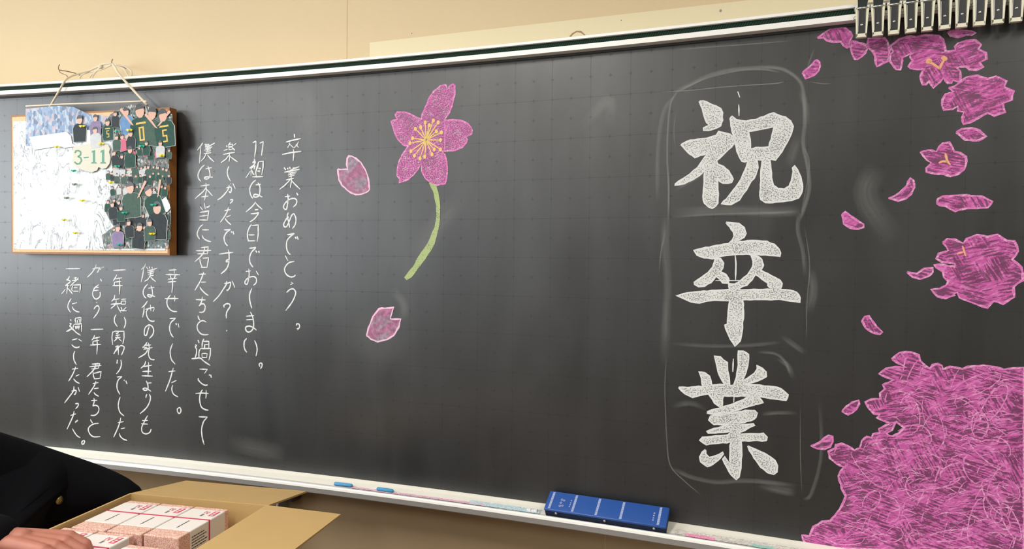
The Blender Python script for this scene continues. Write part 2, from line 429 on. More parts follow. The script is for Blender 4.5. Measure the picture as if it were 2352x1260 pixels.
def ribs_mat():
    m = mat('dark_green_ribbed_cork', (.012, .035, .022), .8, spec=.12); nt = m.node_tree; N = nt.nodes; b = N['Principled BSDF']
    tc = N.new('ShaderNodeTexCoord'); mp = N.new('ShaderNodeMapping'); mp.inputs['Rotation'].default_value = (0, -.5, 0)
    w = N.new('ShaderNodeTexWave'); w.inputs['Scale'].default_value = 62; w.inputs['Distortion'].default_value = .4
    nt.links.new(tc.outputs['Object'], mp.inputs[0]); nt.links.new(mp.outputs[0], w.inputs[0])
    mx = N.new('ShaderNodeMix'); mx.data_type = 'RGBA'; mx.inputs[6].default_value = (.005, .014, .010, 1); mx.inputs[7].default_value = (.020, .048, .032, 1)
    nt.links.new(w.outputs['Fac'], mx.inputs[0]); nt.links.new(mx.outputs[2], b.inputs['Base Color'])
    return m
sweep('frame_lower_strip', [(-.004, .112), (.0256, .112), (.026, .1124), (.026, .1238), (.0253, .1245), (-.004, .1245)], S0, S1, M_RAIL, board)
sweep('display_strip', [(-.004, .1245), (.019, .1245), (.019, .138), (-.004, .138)], S0, S1, ribs_mat(), board)['label'] = 'dark green ribbed strip'
sweep('frame_upper_strip', [(-.004, .138), (.023, .138), (.026, .1385), (.026, .1445), (.023, .146), (-.004, .146)], S0, S1, M_RAIL, board)
sweep('frame_shade_strip', [(-.002, .1115), (.004, .1115), (.004, .106), (-.002, .107)], S0, S1, M_FRAMESHADE, board)['label'] = 'thin dark strip standing in for shadow under the frame'  # dark strip added to deepen the shadow the frame casts on the board
# chalk tray
sweep('chalk_tray', [(-.002, -1.0305), (.003, -1.0305), (.020, -1.034), (.052, -1.0378), (.055, -1.0428), (.0605, -1.0428), (.0625, -1.0372), (.068, -1.0365), (.0715, -1.039), (.0725, -1.0445), (.0725, -1.0575), (.070, -1.060), (.010, -1.066), (-.002, -1.066)],
      S0, S1, [M_TRAYIN, M_ALU, M_RAIL], board, idx=[0, 0, 0, 1, 1, 2, 2, 2, 2, 1, 1, 1, 1, 0])
for s, nm in ((S0, 0), (S1, 1)):
    sweep('end_cap', [(-.004, -1.066), (.073, -1.066), (.073, -1.03), (.027, -1.02), (.027, .146), (-.004, .146)], s - (.012 if nm == 0 else 0), s + (.012 if nm else 0), M_RAIL, board)

# ---- chalk drawing -----------------------------------------------------------------------------
SHAPES = """
G chalk_character white|large white block-lettered character, topmost of three
P 4643,-294 4735,-294 4884,-382 5021,-439 5123,-504 5163,-611 5161,-784 5129,-898 4984,-959 4848,-992 4745,-972 4745,-939 4880,-871 4811,-808 4764,-677 4739,-570
P 4225,-1291 4438,-1208 4714,-1176 4919,-1160 5043,-1113 5093,-1035 5210,-1077 5345,-1119 5458,-1241 5437,-1332 5306,-1463 5174,-1596 5052,-1706 5065,-1788 5200,-1852 5314,-1949 5383,-2078 5417,-2149 5396,-2224 5318,-2238 5206,-2228 5127,-2186 5069,-2056 5082,-2196 5098,-2475 5090,-2685 5035,-2777 4968,-2811 4887,-2769 4795,-2678 4759,-2607 4773,-2279 4783,-1928 4659,-2041 4499,-2130 4314,-2206 4092,-2247 4098,-2224 4266,-2110 4450,-1987 4610,-1851 4745,-1669 4834,-1533 4674,-1572 4548,-1609 4443,-1526
P 5339,-750 5371,-695 5473,-782 5693,-838 5910,-800 6082,-755 6167,-711 6273,-689 6401,-754 6528,-797 6635,-894 6689,-1020 6661,-1174 6580,-1349 6498,-1501 6416,-1632 6333,-1741 6216,-1724 6230,-1917 6255,-2144 6301,-2315 6408,-2397 6535,-2412 6639,-2348 6689,-2227 6717,-2026 6705,-1936 6736,-1893 6800,-1985 6865,-2143 6906,-2368 6892,-2501 6831,-2611 6686,-2663 6434,-2680 6286,-2706 6136,-2696 6038,-2625 6015,-2545 6022,-2295 6038,-2000 6055,-1728 5947,-1718 5968,-1906 5920,-2064 5783,-2287 5655,-2490 5569,-2626 5382,-2737 5169,-2705 5280,-2596 5411,-2437 5541,-2257 5647,-2053 5721,-1873 5752,-1760 5620,-1743 5564,-1660 5507,-1519 5459,-1310 5399,-1053 5364,-913
H 5745,-1069 6001,-1039 6295,-1006 6250,-1195 6190,-1440 6029,-1459 5921,-1453 5802,-1477 5777,-1258
L 3 5495,-141 5542,-282
L 3 5522,-441 5533,-706
G chalk_character white|large white block-lettered character, middle of three
P 5285,-3147 5428,-3156 5570,-3175 5689,-3262 5734,-3397 5681,-3483 5577,-3557 5506,-3594 5765,-3577 5998,-3569 6182,-3582 6343,-3654 6447,-3751 6487,-3847 6466,-3920 6233,-3893 5910,-3863 5582,-3872 5297,-3909 4985,-3976 4790,-3958 4641,-3896 4553,-3796 4835,-3732 5149,-3668 5341,-3636 5434,-3544 5469,-3458 5443,-3359 5370,-3247
P 5053,-3968 5178,-3992 5240,-4079 5230,-4203 5183,-4279 5304,-4352 5373,-4450 5355,-4544 5235,-4540 5162,-4454 5084,-4393 4969,-4533 4824,-4624 4690,-4640 4590,-4592 4582,-4554 4748,-4437 4893,-4309 5012,-4181 5047,-4056
P 5852,-3888 5980,-3911 6074,-3996 6118,-4118 6067,-4240 6217,-4323 6356,-4393 6471,-4464 6528,-4535 6497,-4669 6700,-4675 6834,-4720 6903,-4838 6905,-4941 6704,-4916 6478,-4887 6112,-4899 5681,-4925 5692,-5159 5690,-5455 5682,-5678 5638,-5878 5533,-5996 5424,-5840 5349,-5670 5287,-5523 5346,-5495 5366,-5221 5386,-4959 5049,-4944 4708,-5031 4510,-4999 4334,-4929 4177,-4869 4432,-4793 4802,-4751 5166,-4716 5381,-4698 5367,-4562 5498,-4571 5639,-4469 5778,-4343 5891,-4169 5901,-4047
H 5952,-4328 5873,-4464 5758,-4577 5606,-4655 5619,-4692 6016,-4686 6315,-4669 6222,-4591 6232,-4530 6104,-4435
L 3 5499,-3890 5519,-4100 5516,-4471
L 2 5066,-4496 5873,-4479
G chalk_character white|large white block-lettered character, bottommost of three
P 4255,-7058 4482,-7045 4814,-6988 4785,-6807 4727,-6654 4859,-6671 4974,-6741 5020,-6946 5115,-6938 5302,-6911 5212,-6750 5134,-6522 5074,-6254 5205,-6284 5355,-6391 5383,-6582 5433,-6926 5512,-6907 5582,-6722 5614,-6438 5609,-6118 5719,-6104 5829,-6181 5832,-6347 5775,-6606 5706,-6790 5826,-6730 5968,-6592 6027,-6486 6013,-6411 6134,-6479 6219,-6548 6220,-6649 6138,-6719 5924,-6811 5732,-6890 6093,-6867 6472,-6882 6614,-6958 6685,-7040 6653,-7163 6406,-7152 6121,-7126 6074,-7142 6166,-7248 5837,-7380 5399,-7561 5076,-7631 4925,-7606 4929,-7579 5224,-7461 5097,-7356 4994,-7208 4943,-7147 4588,-7268 4407,-7204
H 5281,-7171 5268,-7439 5494,-7359 5737,-7222 5881,-7121 5589,-7158
P 5001,-7677 5201,-7632 5522,-7550 5790,-7479 5983,-7456 6036,-7502 6021,-7605 5914,-7692 5661,-7781 5661,-7819 5964,-7763 5984,-7792 5845,-7878 5676,-7985 5689,-8035 5992,-7990 6183,-7957 6260,-8037 6252,-8114 6042,-8132 5704,-8187 5709,-8508 5695,-8818 5669,-9028 5609,-9092 5496,-8998 5395,-8830 5305,-8659 5341,-8590 5455,-8745 5463,-8485 5464,-8239 5212,-8293 4924,-8359 4770,-8270 4833,-8203 5134,-8137 5407,-8078 5480,-7992 5208,-8041 4957,-8086 4919,-8050 5181,-7932 5428,-7817 5080,-7865 4965,-7771
P 4913,-8475 4909,-8575 4991,-8644 5117,-8616 5302,-8491 5315,-8528 5193,-8698 5069,-8804 4957,-8878 4790,-8772 4776,-8669 4838,-8557
P 5852,-8286 5973,-8336 6142,-8393 6310,-8463 6430,-8549 6491,-8668 6482,-8808 6412,-8875 6293,-8845 6148,-8736 6001,-8550 5890,-8384
L 3 5497,-6292 5490,-6601
L 3 5528,-7176 5523,-7305
G chalk_flower pink|large pink cherry blossom with notched petals, on a green stem
P -2701,-291 -2675,-147 -2583,41 -2490,253 -2345,436 -2159,568 -2001,604 -1947,553 -1941,457 -1868,559 -1764,606 -1716,548 -1714,322 -1772,87 -1862,-146 -1992,-306 -2019,-334 -1755,-348 -1519,-376 -1337,-462 -1232,-563 -1193,-659 -1218,-753 -1334,-794 -1385,-815 -1338,-889 -1371,-982 -1487,-1096 -1695,-1159 -1905,-1169 -2091,-1154 -1984,-1267 -1929,-1461 -1914,-1702 -1938,-1941 -1977,-2036 -2110,-2045 -2216,-2079 -2377,-2014 -2566,-1875 -2676,-1678 -2691,-1458 -2785,-1625 -2920,-1768 -3083,-1886 -3357,-1977 -3330,-1879 -3428,-1790 -3415,-1581 -3362,-1386 -3253,-1193 -3090,-991 -3255,-948 -3422,-768 -3534,-541 -3614,-291 -3536,-258 -3426,-240 -3487,-101 -3427,-43 -3234,-47 -3015,-128 -2851,-210
L 3 -2005,-334 -1989,-666 -1998,-1158
L 3 -3450,-607 -3203,-607
L 2.5 -2691,-1458 -2719,-1360
T 3 -2548,-845 -2579,-371
T 3 -2548,-845 -2457,-450
T 3 -2548,-845 -2338,-335
T 3 -2548,-845 -2191,-392
T 3 -2548,-845 -2713,-497
T 3 -2548,-845 -2875,-525
T 3 -2548,-845 -2242,-630
T 3 -2548,-845 -2095,-661
T 3 -2548,-845 -2955,-777
T 3 -2548,-845 -3036,-908
T 3 -2548,-845 -2120,-864
T 3 -2548,-845 -2118,-1117
T 3 -2548,-845 -2304,-1109
T 3 -2548,-845 -2370,-1240
T 3 -2548,-845 -3007,-1129
T 3 -2548,-845 -2897,-1256
T 3 -2548,-845 -2733,-1335
T 3 -2548,-845 -2585,-1292
S -2435,-2003 -2344,-2054 -2245,-2083 -2169,-2337 -2125,-2635 -2130,-2970 -2193,-3342 -2281,-3640 -2444,-3903 -2649,-4167 -2836,-4396 -2961,-4549 -3108,-4635 -3172,-4572 -3046,-4437 -2858,-4207 -2776,-4037 -2611,-3829 -2467,-3640 -2365,-3416 -2264,-3192 -2213,-2895 -2228,-2596 -2292,-2297
G chalk_petal petal|pale pink notched petal, between the flower and the handwriting
P -5298,-1552 -5017,-1560 -4977,-1582 -5011,-1430 -4999,-1244 -4952,-1181 -4859,-1190 -4726,-1253 -4567,-1386 -4421,-1576 -4341,-1751 -4307,-1937 -4286,-2145 -4325,-2196 -4535,-2267 -4720,-2276 -4853,-2232 -5000,-2142 -5161,-2010 -5256,-1844 -5291,-1679
G chalk_petal petal|pale pink notched petal below the flower stem
P -4346,-6222 -4282,-6006 -4153,-5691 -3959,-5460 -3506,-5407 -3611,-5729 -3277,-5728 -3352,-5968 -3500,-6185 -3715,-6310 -3996,-6388 -4214,-6313
G chalk_petal pink|loose thin crescent petal, upper right of the board
P 8621,-2665 8823,-2563 8955,-2414 9011,-2248 9074,-2312 9090,-2449 9039,-2585 8934,-2689 8799,-2722
G chalk_petal pink|loose oval petal right of the topmost large character
P 7721,-2990 7786,-2944 7888,-3024 8003,-3120 8146,-3216 8141,-3279 8035,-3319 7893,-3292 7762,-3196
G chalk_petal pink|loose crescent petal beside the pink blossoms
P 8996,-4236 9178,-4255 9296,-4155 9453,-4132 9468,-4228 9365,-4321 9234,-4370 9100,-4326
G chalk_petal pink|loose petal right of the middle large character
P 8157,-5303 8211,-5207 8281,-5188 8382,-5340 8552,-5519 8497,-5563 8358,-5545 8230,-5457
G chalk_petal pink|loose oval petal above the crescent one, lower right
P 7806,-7285 7886,-7177 7999,-7075 8125,-7028 8138,-7108 8083,-7231 8003,-7320 7923,-7361 7848,-7335
G chalk_petal pink|loose crescent petal nearest the big blossom mass
P 7176,-8134 7353,-8049 7452,-7945 7542,-7852 7618,-7871 7628,-7981 7580,-8106 7456,-8175 7321,-8186
G chalk_petal pink|loose curled petal near the top, left of the blossoms
P 6872,154 6921,210 7019,277 7088,346 7115,396 7157,412 7207,364 7227,257 7203,168 7121,93 7023,49 6924,24
G chalk_blossom pink|long leaf-like petals under the clips
P 7162,883 7273,961 7437,1070 7601,1080 7725,1042 7821,942 7850,864 7811,764 7805,705 7813,660 7760,614 7677,675 7628,755 7484,769 7345,817 7274,886
P 7819,719 7866,736 7987,700 8109,634 8150,563 8099,451 8033,384 7954,333 7913,345 7858,447 7828,569
P 8149,637 8160,754 8345,747 8476,739 8530,652 8565,488 8568,342 8557,241 8460,207 8343,153 8322,221 8299,370 8271,476 8190,544
G chalk_blossom pink|wide blossom cluster with orange stamens under the clips
P 8598,499 8609,570 8749,685 8902,718 9068,691 9243,713 9468,672 9544,577 9583,445 9598,330 9671,322 9768,346 9755,411 9814,475 9958,500 10114,495 10223,399 10177,307 10297,224 10311,97 10206,39 10256,-64 10150,-109 10030,-83 9969,-20 9800,-17 9862,-108 9878,-293 9830,-316 9744,-266 9721,-334 9660,-329 9572,-207 9524,-288 9463,-339 9390,-401 9319,-254 9263,-306 9201,-315 9154,-152 9183,-40 9232,5 9106,11 8979,38 8930,86 8976,168 9014,207 8949,287 8973,356 8910,320 8821,286 8810,171 8781,43 8710,58 8630,160 8576,253 8580,384 8651,435
O 3.5 9506,-30 9456,32 9330,131 9267,138 9291,192 9341,173 9323,132
O 3.5 9506,-30 9529,68 9576,162 9539,194 9575,219 9619,172 9577,148
G chalk_blossom pink|small petal just below the right-hand clips
P 9627,723 9785,732 9954,718 10062,683 10123,641 10064,620 9956,626 9812,602 9689,645
G chalk_blossom pink|blossom hanging at the right, above the open flower
P 9676,-415 9775,-397 9894,-303 9983,-241 10162,-223 10341,-311 10486,-256 10663,-376 10622,-493 10782,-594 10757,-763 10614,-820 10647,-995 10473,-1051 10355,-990 10209,-1066 10062,-1161 9942,-1187 9917,-1045 9945,-941 9846,-916 9836,-809 9754,-873 9601,-870 9553,-786 9566,-645 9625,-543 9747,-510
G chalk_blossom pink|small petal at the right above the open flower
P 9824,-1338 9914,-1282 10064,-1270 10214,-1329 10335,-1459 10218,-1539 9994,-1508 9886,-1413
G chalk_blossom pink|open five-petalled flower with orange stamens, right
P 9190,-1721 9338,-1684 9479,-1718 9523,-1622 9599,-1555 9699,-1552 9754,-1653 9787,-1744 9893,-1767 10001,-1852 10017,-1932 9976,-2124 9872,-2208 9736,-2247 9627,-2198 9472,-2183 9300,-2131 9298,-2059 9390,-1956 9311,-1898 9238,-1804
O 4 9634,-1762 9659,-1861 9676,-1933 9731,-2007
O 4 9522,-1962 9591,-1929 9684,-1943
G chalk_blossom pink|oblong blossom between the open flower and the lower cluster
P 9513,-2794 9529,-2709 9612,-2651 9850,-2642 10032,-2643 10301,-2676 10480,-2775 10394,-2899 10037,-2913 9893,-2941 9839,-2972 9746,-2917 9671,-2851 9560,-2827
G chalk_blossom pink|blossom cluster at mid height on the right
P 9640,-3613 9703,-3531 9832,-3549 9988,-3623 10050,-3528 10228,-3444 10406,-3487 10581,-3446 10724,-3572 10862,-3572 10935,-3779 10835,-3945 10993,-4109 11015,-4357 10864,-4485 10885,-4693 10698,-4845 10539,-4787 10436,-4938 10076,-4803 9947,-4743 9909,-4638 9854,-4661 9873,-4692 9709,-4762 9560,-4734 9445,-4590 9594,-4560 9704,-4493 9739,-4406 9664,-4322 9643,-4204 9530,-4130 9482,-4077 9603,-4060 9733,-4095 9861,-4104 9860,-4040 9620,-4011 9517,-3947 9561,-3839 9726,-3773
O 4 9977,-3677 10039,-3889
O 3.5 9884,-3837 10001,-3804
G chalk_blossom_mass pink|large dense pink blossom mass filling the lower right corner
P 8747,-6092 8884,-5941 9115,-5918 9238,-5971 9271,-6092 9379,-6189 9455,-6236 9499,-6163 9588,-6131 9663,-6169 9687,-6236 9812,-6184 9944,-6183 10032,-6210 10118,-6161 10389,-6099 10743,-6157 11073,-6099 11151,-9792 9365,-10121 7612,-10342 7224,-10372 7086,-10302 7032,-10161 7186,-10154 7268,-9936 7435,-9797 7602,-9752 7796,-9464 7859,-9290 7906,-9155 7829,-9001 7750,-8737 7845,-8523 7712,-8466 7577,-8354 7541,-8211 7672,-8122 7688,-8047 7803,-8016 7935,-8055 8067,-8131 8164,-8065 8193,-7898 8304,-7796 8384,-7823 8407,-7730 8541,-7688 8524,-7610 8664,-7505 8742,-7461 8600,-7423 8488,-7371 8534,-7304 8422,-7288 8324,-7181 8258,-7052 8369,-6979 8543,-6963 8525,-6840 8618,-6742 8585,-6656 8694,-6585 8787,-6533 8581,-6460 8493,-6422 8641,-6295 8828,-6246 9029,-6240 8873,-6172
H 8835,-7416 9008,-7540 8902,-7658 8794,-7741 8716,-7732 8668,-7683 8776,-7618
"""
